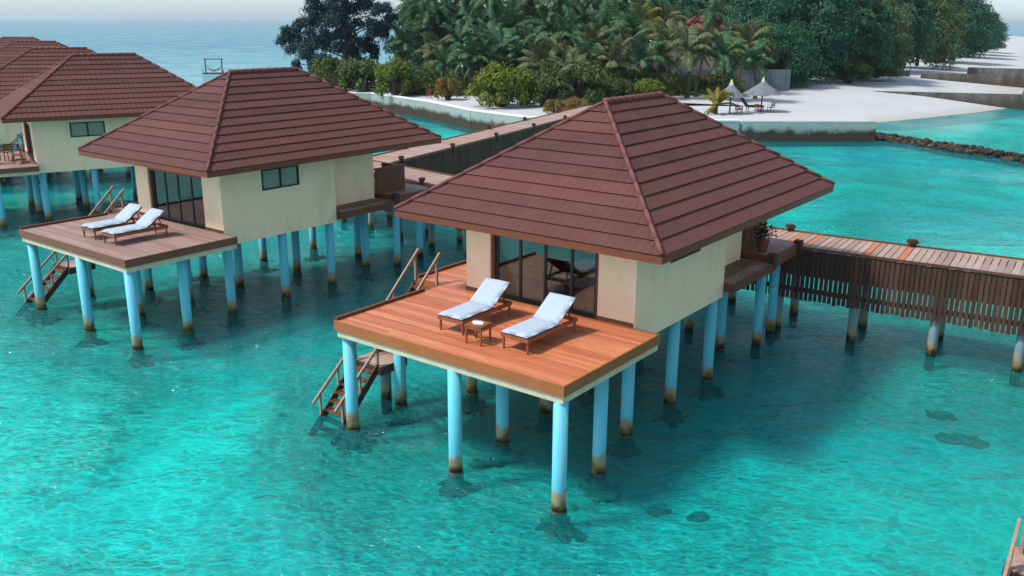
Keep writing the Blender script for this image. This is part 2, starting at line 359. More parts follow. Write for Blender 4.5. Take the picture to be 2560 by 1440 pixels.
wallrun('groyne', [(69.7,157.8,1.6),(83,145.5,2.2),(96,134,2.2)], 1.0, -2, 2.2, 'tall dark middle groyne on the far part of the beach', 'groyne', mat='groyne', group='groynes on the beach')
wallrun('groyne', [(84.6,172,2.0),(92,160.5,2.2),(102,150,2.2)], 1.0, -2, 1.9, 'farthest small dark groyne at the right edge of the beach', 'groyne', mat='groyne', group='groynes on the beach')
wallrun('groyne', [(58,157.5,1.9),(68.5,160,1.95)], .35, -1, 1.9, 'short thin low wall on the sand in front of the dark trees', 'groyne', mat='groyne', group='groynes on the beach')
# rubble breakwater
def rocks(m, p, r, squash=.7, seed=0):
    n, k = 7, 5; vs = []; rr = random.Random(seed)
    ph = rr.random()*9
    for i in range(k+1):
        th = pi*i/k
        for j in range(n):
            a = 2*pi*j/n+ph; d = r*(1+.35*noise.noise((p[0]*3+cos(a)*sin(th)*1.3, p[1]*3+sin(a)*sin(th)*1.3, cos(th)*1.3+seed)))
            vs.append((p[0]+d*sin(th)*cos(a), p[1]+d*sin(th)*sin(a), p[2]+d*cos(th)*squash))
    fs = [(i*n+j, (i+1)*n+j, (i+1)*n+(j+1)%n, i*n+(j+1)%n) for i in range(k) for j in range(n)]
    m.add(vs, fs)
bw = MB(); A = Vector((32.3, 82.6)); B = Vector((43.5, 56.5)); k = 0
for i in range(1100):
    t = R.random(); p = A.lerp(B, t); w = .85+.2*sin(t*23); off = R.uniform(-1, 1)*w
    rocks(bw, (p.x+off*.92, p.y+off*.38, R.uniform(-.1, .48)*(1-abs(off)*.6)), R.uniform(.12, .30), .7, i)
bw.build('rock_breakwater', M['rock']); tag(bpy.data.objects['rock_breakwater'], 'low breakwater of dark rubble from the beach wall corner to the right edge', 'breakwater')

# coral heads on the lagoon floor
def coral(x, y, rx, ry, label, rz=0):
    m = MB()
    for q in (-.5, 0, .5): rocks(m, (rx*q, 0, -.04), ry*1.1, .22, int(q*4)+9)
    for i in range(60):
        a = R.random()*2*pi; d = min(1, abs(R.gauss(0, .45))); rocks(m, (rx*d*cos(a), ry*d*sin(a), R.uniform(-.03, .05)), R.uniform(.05, .14)*(1.3-min(1, d)*.5), .5, i+int(x*10))
    o = m.build('coral_head', M['coral']); o.location = (x, y, -.44); o.rotation_euler.z = rz; tag(o, label, 'coral', 'dark coral patches on the lagoon floor'); return o
coral(11.75, 21.4, .62, .34, 'largest dark coral patch under the water at the right, well clear of the villa', -.4)
coral(11.9, 22.9, .42, .18, 'thin dark coral patch just above the largest one at the right', -.3)
coral(-.72, 19.9, .30, .13, 'small dark coral patch left of the front corner column', .2)
coral(3.25, 17.8, .28, .18, 'small dark coral patch in open water right of the front corner column', .4)
coral(4.1, 17.5, .2, .08, 'faint scrap of coral just right of the small patch near the bottom', .1)
coral(-3.6, 21.6, .25, .1, 'faint coral scrap by the left front column near the stairs', .1)

# ------------------------------------------------------------------ villa
ZD = 2.95
UB = lambda m, u0, u1, v0, v1, z0, z1: m.box(-u0, -u1, v0, v1, z0, z1)
def roof_face(m, C, ex, inn, L0, L1l, L1r, run, z0, z1, rows=12, tw=.24):
    """stepped tile courses on one slope. C eave start, ex unit along the eave, inn unit inward; top narrows by L1l / L1r"""
    sl = hypot(run, z1-z0); nrm = Vector((-inn.x*(z1-z0), -inn.y*(z1-z0), run))/sl; upv = Vector((inn.x*run, inn.y*run, z1-z0))/sl
    for r in range(rows):
        t0, t1 = r/rows, min(1, (r+1.06)/rows); a0, b0 = L1l*t0, L0-L1r*t0; a1, b1 = L1l*t1, L0-L1r*t1
        xs = []; k = int(a0/tw)*tw
        while k < b0+tw:
            for f in (0, .18, .36, .54, .72, .86): xs.append(k+tw*f)
            k += tw
        xs = sorted(set([a0]+[x for x in xs if a0 < x < b0]+[b0])); prof = []
        vs = []
        for x in xs:
            f = (x/tw) % 1; h = .013*(.5-.5*cos(2*pi*f))**1.5
            xt = min(max(x, a1), b1)
            base = C + ex*x + upv*(sl*t0); top = C + ex*xt + upv*(sl*t1)
            vs += [base+nrm*(-.012), base+nrm*(.042+h), top+nrm*(.002+h*.8)]
        n = len(xs)
        m.add(vs, [(3*i, 3*i+3, 3*i+4, 3*i+1) for i in range(n-1)] + [(3*i+1, 3*i+4, 3*i+5, 3*i+2) for i in range(n-1)])
def make_villa():
    root = empty('overwater_villa')
    # --- raised roof group children are remembered so later villas can lift them a little
    u0, v0, We, De, ze, zr = .715-1.334, 4.046-1.334, 7.885, 11.0, 5.18, 7.93
    X0, X1, Y0, Y1 = -(u0+We), -u0, v0, v0+De; hw = We/2
    rf = MB()
    roof_face(rf, Vector((X0, Y0, ze)), Vector((1, 0, 0)), Vector((0, 1, 0)), We, hw, hw, hw, ze, zr)
    roof_face(rf, Vector((X1, Y0, ze)), Vector((0, 1, 0)), Vector((-1, 0, 0)), De, hw, hw, hw, ze, zr)
    roof_face(rf, Vector((X1, Y1, ze)), Vector((-1, 0, 0)), Vector((0, -1, 0)), We, hw, hw, hw, ze, zr)
    roof_face(rf, Vector((X0, Y1, ze)), Vector((0, -1, 0)), Vector((1, 0, 0)), De, hw, hw, hw, ze, zr)
    rf.add([(X0, Y0, ze-.02), (X1, Y0, ze-.02), (X1, Y1, ze-.02), (X0, Y1, ze-.02), (X0+hw, Y0+hw, zr-.03), (X0+hw, Y1-hw, zr-.03)],
           [(0, 1, 4), (1, 2, 5, 4), (2, 3, 5), (3, 0, 4, 5)])
    roof = rf.build('roof', M['tile'], root)
    A1 = Vector((X0+hw, Y0+hw, zr+.03)); A2 = Vector((X0+hw, Y1-hw, zr+.03))
    for a, b in (((X0, Y0), A1), ((X1, Y0), A1), ((X1, Y1), A2), ((X0, Y1), A2)):
        P = Vector((*a, ze+.055)); n = 12; hc = MB()
        for i in range(n):
            p, q = P.lerp(b, i/n), P.lerp(b, (i+1.05)/n); hc.tube([p+Vector((0, 0, .012)), q], [.055, .052], 8)
        hc.build('hip_cap', M['ridge'], roof, True)
    rc = MB()
    for i in range(9): rc.tube([A1.lerp(A2, i/9)+Vector((0, 0, .0)), A1.lerp(A2, (i+1.05)/9)+Vector((0, 0, -.01))], [.10, .085], 8)
    rc.build('ridge_cap', M['ridge'], roof, True)
    f = MB(); z0, z1 = ze-.17, ze+.0; t = .035
    f.box(X0, X1, Y0, Y0+t, z0, z1).box(X0, X1, Y1-t, Y1, z0, z1).box(X0, X0+t, Y0+t, Y1-t, z0, z1).box(X1-t, X1, Y0+t, Y1-t, z0, z1)
    f.build('fascia', M['fascia'], root)
    MB().box(X0+.04, X1-.04, Y0+.04, Y1-.04, ze-.14, ze-.10).build('soffit', M['soffit'], root)
    # --- walls
    w = MB(); a, b, T = .715, 5.93, .18; zt = ze-.10; zb = 2.50
    UB(w, a, a+T, 4.05, 5.75, zb, zt); UB(w, a, a+T, 7.40, 9.1, zb, zt); UB(w, a, a+T, 5.75, 7.40, zb, 4.19); UB(w, a, a+T, 5.75, 7.40, 4.92, zt)   # side wall round the window
    UB(w, a+T, 1.76, 4.05, 4.29, zb, zt); UB(w, 5.11, b, 4.05, 4.29, zb, zt); UB(w, 1.76, 5.11, 4.07, 4.29, 4.80, zt)   # front piers
    UB(w, b-T, b, 4.29, 11.8, zb, zt); UB(w, 1.4, b-T, 11.62, 11.8, zb, zt); UB(w, 1.4, 1.4+T, 9.1, 11.62, zb+.25, zt); UB(w, a+T, 1.4, 8.92, 9.1, zb, zt)
    w.build('wall', M['wall'], root)
    fl = MB(); UB(fl, a+T, b-T, 4.29, 11.6, 2.52, ZD+.004); fl.build('room_floor', M['floor_in'], root)
    for q0, q1 in ((.74, 1.76), (5.11, b+.02)): sk_ = MB(); UB(sk_, q0, q1, 4.025, 4.05, ZD+.002, ZD+.10); sk_.build('skirting', M['brown_wood'], root)
    # --- glass front
    dr = MB(); UB(dr, 1.76, 1.85, 4.10, 4.28, ZD+.004, 4.80); UB(dr, 5.02, 5.11, 4.10, 4.28, ZD+.004, 4.80); UB(dr, 1.85, 5.02, 4.10, 4.28, 4.70, 4.80)
    door = dr.build('sliding_door', M['door_frame'], root)
    ml = MB()
    for u in (2.62, 3.43, 4.22, 1.9, 4.97): UB(ml, u-.035, u+.035, 4.17, 4.23, ZD+.05, 4.70)
    UB(ml, 1.85, 5.02, 4.17, 4.23, ZD+.004, ZD+.05); ml.build('mullion', M['frame'], door)
    g = MB(); UB(g, 1.85, 5.02, 4.195, 4.205, ZD+.03, 4.70); g.build('pane', M['glass'], door)
    for q, (ua, ub) in enumerate(((1.92, 2.28), (4.62, 4.95))):
        c = MB(); n = 26; vs = []
        for i in range(n+1):
            uu = ua+(ub-ua)*i/n; y = 4.42+.035*sin(i*1.7); vs += [(-uu, y, ZD+.03), (-uu, y, 4.72)]
        c.add(vs, [(2*i, 2*i+2, 2*i+3, 2*i+1) for i in range(n)]); c.build('curtain', M['curtain'], root, True)
    # --- side window
    wf = MB(); U0, U1 = a-.02, a+.10
    for v in (5.75, 6.545, 7.34): UB(wf, U0, U1, v, v+.06, 4.19, 4.92)
    UB(wf, U0, U1, 5.81, 7.34, 4.19, 4.24); UB(wf, U0, U1, 5.81, 7.34, 4.87, 4.92)
    win = wf.build('window', M['frame'], root); pn = MB(); UB(pn, a+.03, a+.05, 5.8, 7.36, 4.23, 4.88); pn.build('pane', M['pane'], win)
    # --- floor slab below deck, deck boards, edge boards
    s_ = MB(); UB(s_, .05, 6.72, .05, 4.04, 2.54, 2.72); UB(s_, 5.96, 7.74, 4.04, 7.0, 2.54, 2.72); s_.build('slab', M['slab'], root)
    d = MB(); n = 31; pw = (4.03-.04)/n
    for i in range(n):
        v = .04+i*pw; cut = [R.uniform(1.5, 3), R.uniform(3.6, 5.2)] if i % 2 else [R.uniform(2.4, 4)]
        e = [.04]+cut+[6.73]
        for p, q in zip(e[:-1], e[1:]): UB(d, p+.002, q-.002, v+.004, v+pw-.004, 2.90, ZD+R.uniform(-.0015, .0015))
    for i in range(22):
        v = 4.05+i*.134; UB(d, 5.97, 7.76, v+.003, v+.130, 2.90, ZD)
    d.build('deck_boards', M['deck'], root)
    b_ = MB(); UB(b_, 0, 6.77, 0, .04, 2.71, ZD+.004); UB(b_, 0, .04, .04, 4.06, 2.71, ZD+.004); UB(b_, 6.73, 6.77, .04, 2.0, 2.71, ZD+.004); UB(b_, 6.73, 6.77, 2.0, 4.05, 2.71, ZD+.004)
    UB(b_, 7.76, 7.80, 4.05, 7.0, 2.71, ZD+.004); UB(b_, 6.77, 7.80, 4.01, 4.05, 2.71, ZD+.002); UB(b_, 5.93, 7.80, 7.0, 7.04, 2.71, ZD)
    b_.build('edge_board', M['deck_edge'], root)
    for q0, q1, q2, q3 in ((6.70, 6.775, .05, 3.2), (7.72, 7.80, 4.1, 7.0)): k_ = MB(); UB(k_, q0, q1, q2, q3, ZD+.006, ZD+.08); k_.build('kerb', M['brown_wood'], root)
    # --- columns
    cols = [(.2,.2),(3.05,.17),(6.6,.3),(.42,2.15),(3.15,2.05),(6.7,2.15),(.92,4.25),(3.3,4.1),(5.7,3.95),(.95,6.65),(3.4,6.4),(5.7,6.35),(.93,8.9),(3.4,9.2),(5.9,9.45),(1.75,11.5),(5.9,12.2),(7.3,6.6)]
    for u, v in cols:
        c = MB(); c.tube([(-u, v, -1.5), (-u, v, 2.56)], .158, 20); c.build('support_column', M['pile'], root, True)
        m = MB(); m.tube([(-u, v, -1.2), (-u, v, -.32), (-u, v, -.1), (-u, v, .03)], [.19, .19, .185, .18], 12)
        rocks(m, (-u+.05, v, -.45), .36, .4, int(u*9))
        for i in range(34):
            A_ = R.random()*6.3; D_ = min(.5, abs(R.gauss(0, .28))+.05); rocks(m, (-u+D_*cos(A_)+.08, v+D_*sin(A_), -.45+R.uniform(-.02, .06)), R.uniform(.05, .15), .5, i)
        m.build('column_footing', M['coral'], root)
    # --- entry platform at the back
    e = MB()
    for i in range(20): v = 9.12+i*.15; UB(e, .45, 1.39 if v < 11.75 else 3.6, v+.004, v+.144, 2.84, 2.90)
    e2 = MB()
    for i in range(16): v = 12.14+i*.15; UB(e2, .55, 4.2, v+.004, v+.144, 3.02, 3.09)
    e.build('entry_boards', M['jetty'], root); e2.build('entry_boards', M['jetty'], root)
    eb = MB(); UB(eb, .40, .45, 9.1, 12.1, 2.66, 2.91); UB(eb, .45, 1.4, 9.1, 9.15, 2.66, 2.9); UB(eb, .50, .55, 12.1, 14.5, 2.72, 3.10); UB(eb, .50, 4.2, 12.08, 12.13, 2.85, 3.10); UB(eb, .6, 3.6, 9.3, 14.4, 2.62, 2.66)
    eb.build('platform_beam', M['brown_wood'], root)
    for q0 in (11.98, 14.2): pb = MB(); UB(pb, .38, .62, q0, q0+.24, 2.7, 3.2); pb.build('platform_post', M['dark_wood'], root)
    for u, v in ((.95, 12.55), (1.1, 14.1), (3.3, 12.5)):
        c = MB(); c.tube([(-u, v, -1.5), (-u, v, 2.62)], .15, 16); c.build('support_column', M['pile'], root, True)
    sc = MB(); UB(sc, 1.30, 1.38, 11.85, 13.5, 3.1, 4.1); UB(sc, 1.26, 1.42, 11.82, 13.53, 4.1, 4.16); UB(sc, 1.38, 2.6, 13.42, 13.5, 3.1, 4.1); sc.build('entry_screen', M['brown_wood'], root)
    # --- boarding stairs: upper flight, landing, lower flight into the water
    stairs = empty('stairs'); stairs.parent = root
    for i in range(7): st = MB(); t = i/7; v = 3.9-1.35*t-.1; z = 2.78-1.55*t; UB(st, 6.98, 7.72, v-.11, v+.13, z-.02, z+.02); st.build('tread', M['brown_wood'], stairs)
    for i in range(8): st = MB(); t = (i+.5)/8; v = 1.55-1.5*t; z = 1.15-1.45*t; UB(st, 7.05, 7.79, v-.10, v+.10, z-.02, z+.02); st.build('tread', M['brown_wood'], stairs)
    for u in (6.93, 7.76): MB().bar((-u, 3.95, 2.82), (-u, 2.45, 1.12), .05, .2).build('stringer', M['dark_wood'], stairs)
    for u in (7.0, 7.84): MB().bar((-u, 1.66, 1.18), (-u, -.05, -.45), .05, .2).build('stringer', M['dark_wood'], stairs)
    ld = MB()
    for i in range(7): v = 1.62+i*.128; UB(ld, 6.86, 7.9, v, v+.12, 1.16, 1.20)
    land = ld.build('landing', M['jetty'], stairs); 
    lb = MB(); UB(lb, 6.82, 7.94, 1.58, 1.62, .98, 1.19); UB(lb, 6.82, 7.94, 2.52, 2.56, .98, 1.19); UB(lb, 6.82, 6.86, 1.62, 2.52, .98, 1.19); UB(lb, 7.9, 7.94, 1.62, 2.52, .98, 1.19); lb.build('landing_beam', M['dark_wood'], stairs)
    c = MB(); c.tube([(-7.35, 2.25, -1.5), (-7.35, 2.25, 1.1)], .15, 16); c.build('support_column', M['pile_dull'], root, True)
    for u in (6.98, 7.78):
        h = MB(); h.bar((-u, 4.15, 3.78), (-u, 2.15, 1.95), .055, .07); h.bar((-u, 4.0, 2.9), (-u, 4.0, 3.66), .06); h.bar((-u, 2.3, 1.2), (-u, 2.3, 2.06), .06); h.bar((-u, 3.1, 2.0), (-u, 3.1, 2.8), .05); h.build('handrail', M['rail_wood'], stairs)
    for u in (7.02, 7.86):
        h = MB(); h.bar((-u, 2.0, 1.98), (-u, .1, .42), .055, .07); h.bar((-u, 1.65, 1.15), (-u, 1.65, 1.72), .055); h.bar((-u, .35, -.5), (-u, .35, .65), .055); h.bar((-u, 1.0, .4), (-u, 1.0, 1.15), .05); h.build('handrail', M['rail_wood'], stairs)
    return root
VILLAS = [(1.054, 16.759, .923), (-11.737, 26.39, .917), (-26.83, 42.216, .575), (-35.588, 53.6, .338), (-46.5, 71.43, .13), (-56.42, 87.78, -.05), (13.64, 7.13, .923)]
VL = ['nearest villa, bright orange timber deck with two loungers and a small table',
      'second villa from the front, with a greyed deck and two loungers close together',
      'third villa along the row, cream side wall and window left of the second roof',
      'fourth villa along the row, only its red-brown roof showing at the left edge',
      'fifth villa along the row, a sliver of its roof ridge over the fourth roof',
      'farthest villa of the row, its roof ridge topmost at the left edge',
      'villa cut off by the right edge, only its wooden stairs in the bottom right corner']
v1 = make_villa()
LIFT = ('roof', 'fascia', 'soffit')
villas = []
for i, (x, y, a) in enumerate(VILLAS):
    o = v1 if i == 0 else copy_tree(v1)
    o.location = (x, y, 0); o.rotation_euler = (0, 0, a-pi/2); tag(o, VL[i], 'villa', 'red-roofed villas on blue columns'); villas.append(o)
    if 0 < i < 6:
        for ch in [k for k in bpy.data.objects if k.parent == o]:
            nm = ch.name.split('.')[0]
            if nm in LIFT: ch.location.z += .17
            if nm in ('deck_boards', 'edge_board'):
                ch.material_slots[0].link = 'OBJECT'; ch.material_slots[0].material = M['deck_grey'] if nm == 'deck_boards' else M['edge_grey']
def place(i, u, v, z=ZD+.006, rz=0):
    x, y, a = VILLAS[i]
    return (x-u*sin(a)+v*cos(a), y+u*cos(a)+v*sin(a), z), a-pi/2+rz

# ------------------------------------------------------------------ furniture
def make_lounger():
    r = empty('sun_lounger'); w, L = .76, 1.95; hw = w/2
    f = MB(); f.box(-hw, -hw+.05, 0, L, .27, .36).box(hw-.05, hw, 0, L, .27, .36).box(-hw+.05, hw-.05, 0, .05, .27, .36).box(-hw+.05, hw-.05, L-.05, L, .27, .36)
    for i in range(9): f.box(-hw+.05, hw-.05, .10+i*.125, .19+i*.125, .325, .35)
    f.build('frame', M['teak'], r)
    ca, sa = cos(radians(33)), sin(radians(33)); y0 = 1.20
    bf = MB()
    for sx in (-1, 1): bf.bar((sx*(hw-.08), y0, .36), (sx*(hw-.08), y0+.80*ca, .36+.80*sa), .045, .045)
    for i in range(6): t = .08+i*.14; bf.bar((-hw+.08, y0+t*ca, .36+t*sa), (hw-.08, y0+t*ca, .36+t*sa), .07, .025)
    for sx in (-1, 1): bf.bar((sx*(hw-.1), y0+.55*ca, .36+.55*sa), (sx*(hw-.1), L-.15, .30), .03)
    bf.build('backrest_frame', M['teak'], r)
    for y in (.06, L-.06):
        for sx in (-1, 1):
            g = MB(); X = sx*(hw-.045); g.tube([(X, y, 0), (X, y, .04), (X, y, .06), (X, y, .10), (X, y, .13), (X, y, .16), (X, y, .20), (X, y, .27)], [.022, .03, .022, .036, .024, .036, .028, .036], 10); g.build('leg', M['teak'], r, True)
    def pad(y0, y1, z, ca=1, sa=0, oy=0, oz=0):
        m = MB(); nx, ny = 10, 12; vs = []; hh = hw-.01
        for side in (0, 1):
            for j in range(ny+1):
                for i in range(nx+1):
                    s, t = i/nx, j/ny; e = min(min(s, 1-s)*nx, min(t, 1-t)*ny, 1.0); e = e**.5
                    b = (.085 if side else 0)*1.0; h = (.035+.055*e) if side else (.035-.035*e)
                    h += side*.008*noise.noise((s*5, t*7, y0)); x = -hh+2*hh*s; yy = y0+(y1-y0)*t
                    vs.append((x, oy+yy*ca-h*sa, oz+yy*sa+h*ca+z))
        n = (nx+1)*(ny+1); fs = []
        for j in range(ny):
            for i in range(nx):
                a = j*(nx+1)+i; fs.append((a, a+nx+1, a+nx+2, a+1)); fs.append((n+a, n+a+1, n+a+nx+2, n+a+nx+1))
        for i in range(nx): fs.append((i, i+1, n+i+1, n+i)); a = ny*(nx+1)+i; fs.append((a+1, a, n+a, n+a+1))
        for j in range(ny): a = j*(nx+1); fs.append((a+nx+1, a, n+a, n+a+nx+1)); a += nx; fs.append((a, a+nx+1, n+a+nx+1, n+a))
        m.add(vs, fs); return m
    pad(-.01, 1.22, .36).build('seat_cushion', M['cushion'], r, True)
    pad(.0, .83, 0, ca, sa, y0, .385).build('back_cushion', M['cushion'], r, True)
    return r
L0 = make_lounger(); first = True
for vi, u, v, dz, lb in ((0, 3.93, 1.05, .02, 'pale blue cushioned lounger on the orange deck, left of the small table'), (0, 2.0, .98, -.01, 'pale blue cushioned lounger on the orange deck, right of the small table'),
                     (1, 3.6, .80, .03, 'left and farther lounger of the pair on the greyed deck'), (1, 2.28, .78, .01, 'right and nearer lounger of the pair on the greyed deck')):
    o = L0 if first else copy_tree(L0); first = False
    o.location, r_ = place(vi, u, v); o.rotation_euler = (0, 0, r_+dz); tag(o, lb, 'sun lounger', 'cushioned wooden sun loungers')
def make_table():
    t = empty('side_table'); m = MB()
    for i in range(5): m.box(-.23+i*.094, -.23+i*.094+.086, -.23, .23, .42, .445)
    m.box(-.21, .21, -.215, -.19, .36, .418).box(-.21, .21, .19, .215, .36, .418).box(-.215, -.19, -.19, .19, .36, .418).box(.19, .215, -.19, .19, .36, .418); m.build('tabletop', M['teak'], t)
    for sx in (-1, 1):
        for sy in (-1, 1): MB().box(sx*.175, sx*.215, sy*.175, sy*.215, 0, .36).build('leg', M['teak'], t)
    MB().box(-.17, .17, -.012, .012, .12, .15).build('stretcher', M['teak'], t); return t
tb = make_table(); tb.location, r_ = place(0, 3.02, .98); tb.rotation_euler = (0, 0, r_+.1); tag(tb, 'small square slatted teak table between the two loungers on the orange deck', 'side table')
mg = MB(); mg.box(-.10, .12, -.08, .08, 0, .012).box(-.14, .06, -.02, .12, .012, .02); mo = mg.build('magazine', M['paper']); mo.location, r_ = place(0, 3.02, .98, ZD+.452); mo.rotation_euler = (0, 0, r_+.5)
tag(mo, 'white magazines lying on the small teak table', 'magazine')
# bed in the villas with visible glass fronts
def make_bed():
    b = empty('bed'); MB().box(-.95, .95, 0, 2.1, .0, .28).build('bed_frame', M['bed_wood'], b); MB().box(-.93, .93, .03, 2.05, .28, .55).build('mattress', M['linen'], b, bevel=.04)
    MB().box(-.94, .94, .02, .55, .55, .58).build('bed_runner', M['bed_wood'], b)
    for sx in (-1, 1): MB().box(sx*.15, sx*.75, 1.6, 2.0, .555, .70).build('pillow', M['linen'], b, bevel=.06)
    MB().box(-1.0, 1.0, 2.1, 2.16, 0, 1.1).build('headboard', M['bed_wood'], b); return b
b0 = make_bed(); b0.location, r_ = place(0, 3.1, 5.2, ZD+.01); b0.rotation_euler = (0, 0, r_+.0); tag(b0, 'white made bed seen through the glass doors behind the orange deck', 'bed', 'beds inside the villas')
b1 = copy_tree(b0); b1.location, r_ = place(1, 3.1, 5.2, ZD+.01); b1.rotation_euler = (0, 0, r_); tag(b1, 'bed in the dim room behind the greyed deck', 'bed', 'beds inside the villas')
def make_chair(name='wooden_chair', mat='brown_wood', cm='red_plastic'):
    c = empty(name); MB().box(-.24, .24, -.24, .22, .42, .46).build('seat', M[cm], c)
    for sx in (-1, 1):
        for sy in (-1, 1): MB().bar((sx*.22, sy*.21, 0), (sx*.21, sy*.20, .42), .04).build('leg', M[mat], c)
    bk = MB(); bk.bar((-.22, .21, .44), (-.23, .30, .92), .04).bar((.22, .21, .44), (.23, .30, .92), .04)
    for i in range(3): bk.bar((-.2, .235+i*.025, .58+i*.13), (.2, .235+i*.025, .58+i*.13), .03, .07)
    bk.build('backrest', M[mat], c); ar = MB()
    for sx in (-1, 1): ar.bar((sx*.25, -.2, .66), (sx*.25, .24, .66), .05, .03).bar((sx*.24, -.19, .42), (sx*.25, -.19, .65), .03)
    ar.build('armrest', M[mat], c); return c
ch = make_chair(); ch.location, r_ = place(2, 1.9, 2.2); ch.rotation_euler = (0, 0, r_+.6); tag(ch, 'brown wooden armchair on the third villa deck, nearest the deck edge', 'chair', 'wooden chairs on the third villa deck')
for u, v, rz, lb in ((2.9, 2.9, -1.1, 'brown wooden armchair on the third villa deck, cut off by the left edge'), (1.5, 3.3, .1, 'brown wooden armchair on the third villa deck, against the house corner')):
    c2 = copy_tree(ch); c2.location, r_ = place(2, u, v); c2.rotation_euler = (0, 0, r_+rz); tag(c2, lb, 'chair', 'wooden chairs on the third villa deck')
tw = MB(); n = 14; vs = []
for i in range(n+1):
    vs += [(-.5+i/n, .02*sin(i*1.3), 0), (-.5+i/n, .05*sin(i*1.3), .75)]
tw.add(vs, [(2*i, 2*i+2, 2*i+3, 2*i+1) for i in range(n)]); to = tw.build('beach_towel', M['teal_cloth'], None, True); s_ = to.modifiers.new('solid', 'SOLIDIFY'); s_.thickness = .02
to.location, r_ = place(2, 2.35, 3.6, ZD+.5); to.rotation_euler = (0, 0, r_+.1); tag(to, 'teal towel hanging on a rack on the third villa deck at the left edge', 'towel')
rk = MB(); rk.bar((-.55, 0, 0), (-.55, 0, 1.3), .04).bar((.55, 0, 0), (.55, 0, 1.3), .04).bar((-.55, 0, 1.28), (.55, 0, 1.28), .04).bar((-.55, -.25, .02), (-.55, .25, .02), .04).bar((.55, -.25, .02), (.55, .25, .02), .04)
ro = rk.build('towel_rack', M['brown_wood']); ro.location = (to.location.x, to.location.y, ZD+.006); ro.rotation_euler = to.rotation_euler; tag(ro, 'brown towel rack standing on the third villa deck at the left edge', 'towel rack')
# potted plant on villa one's entry platform
pp = empty('potted_plant'); MB().tube([(0, 0, 0), (0, 0, .05), (0, 0, .34), (0, 0, .38)], [.13, .15, .21, .22], 14).build('pot', M['terracotta'], pp, True)
lf = MB()
for i in range(160):
    a = R.random()*6.28; e = R.uniform(.2, 1.4); l = R.uniform(.2, .52); p = Vector((cos(a)*cos(e), sin(a)*cos(e), sin(e)))*l+Vector((0, 0, .42)); s = R.uniform(.04, .09)
    t = Vector((R.uniform(-1, 1), R.uniform(-1, 1), R.uniform(-1, 1))).normalized(); q = t.cross(p).normalized()
    lf.add([p-t*s, p+q*s*.5, p+t*s, p-q*s*.5], [(0, 1, 2, 3)])
lf.build('foliage', M['plant_dark'], pp); pp.location, r_ = place(0, 1.0, 12.5, 3.095); tag(pp, 'dark bushy potted plant on the entry platform behind the front villa', 'potted plant')

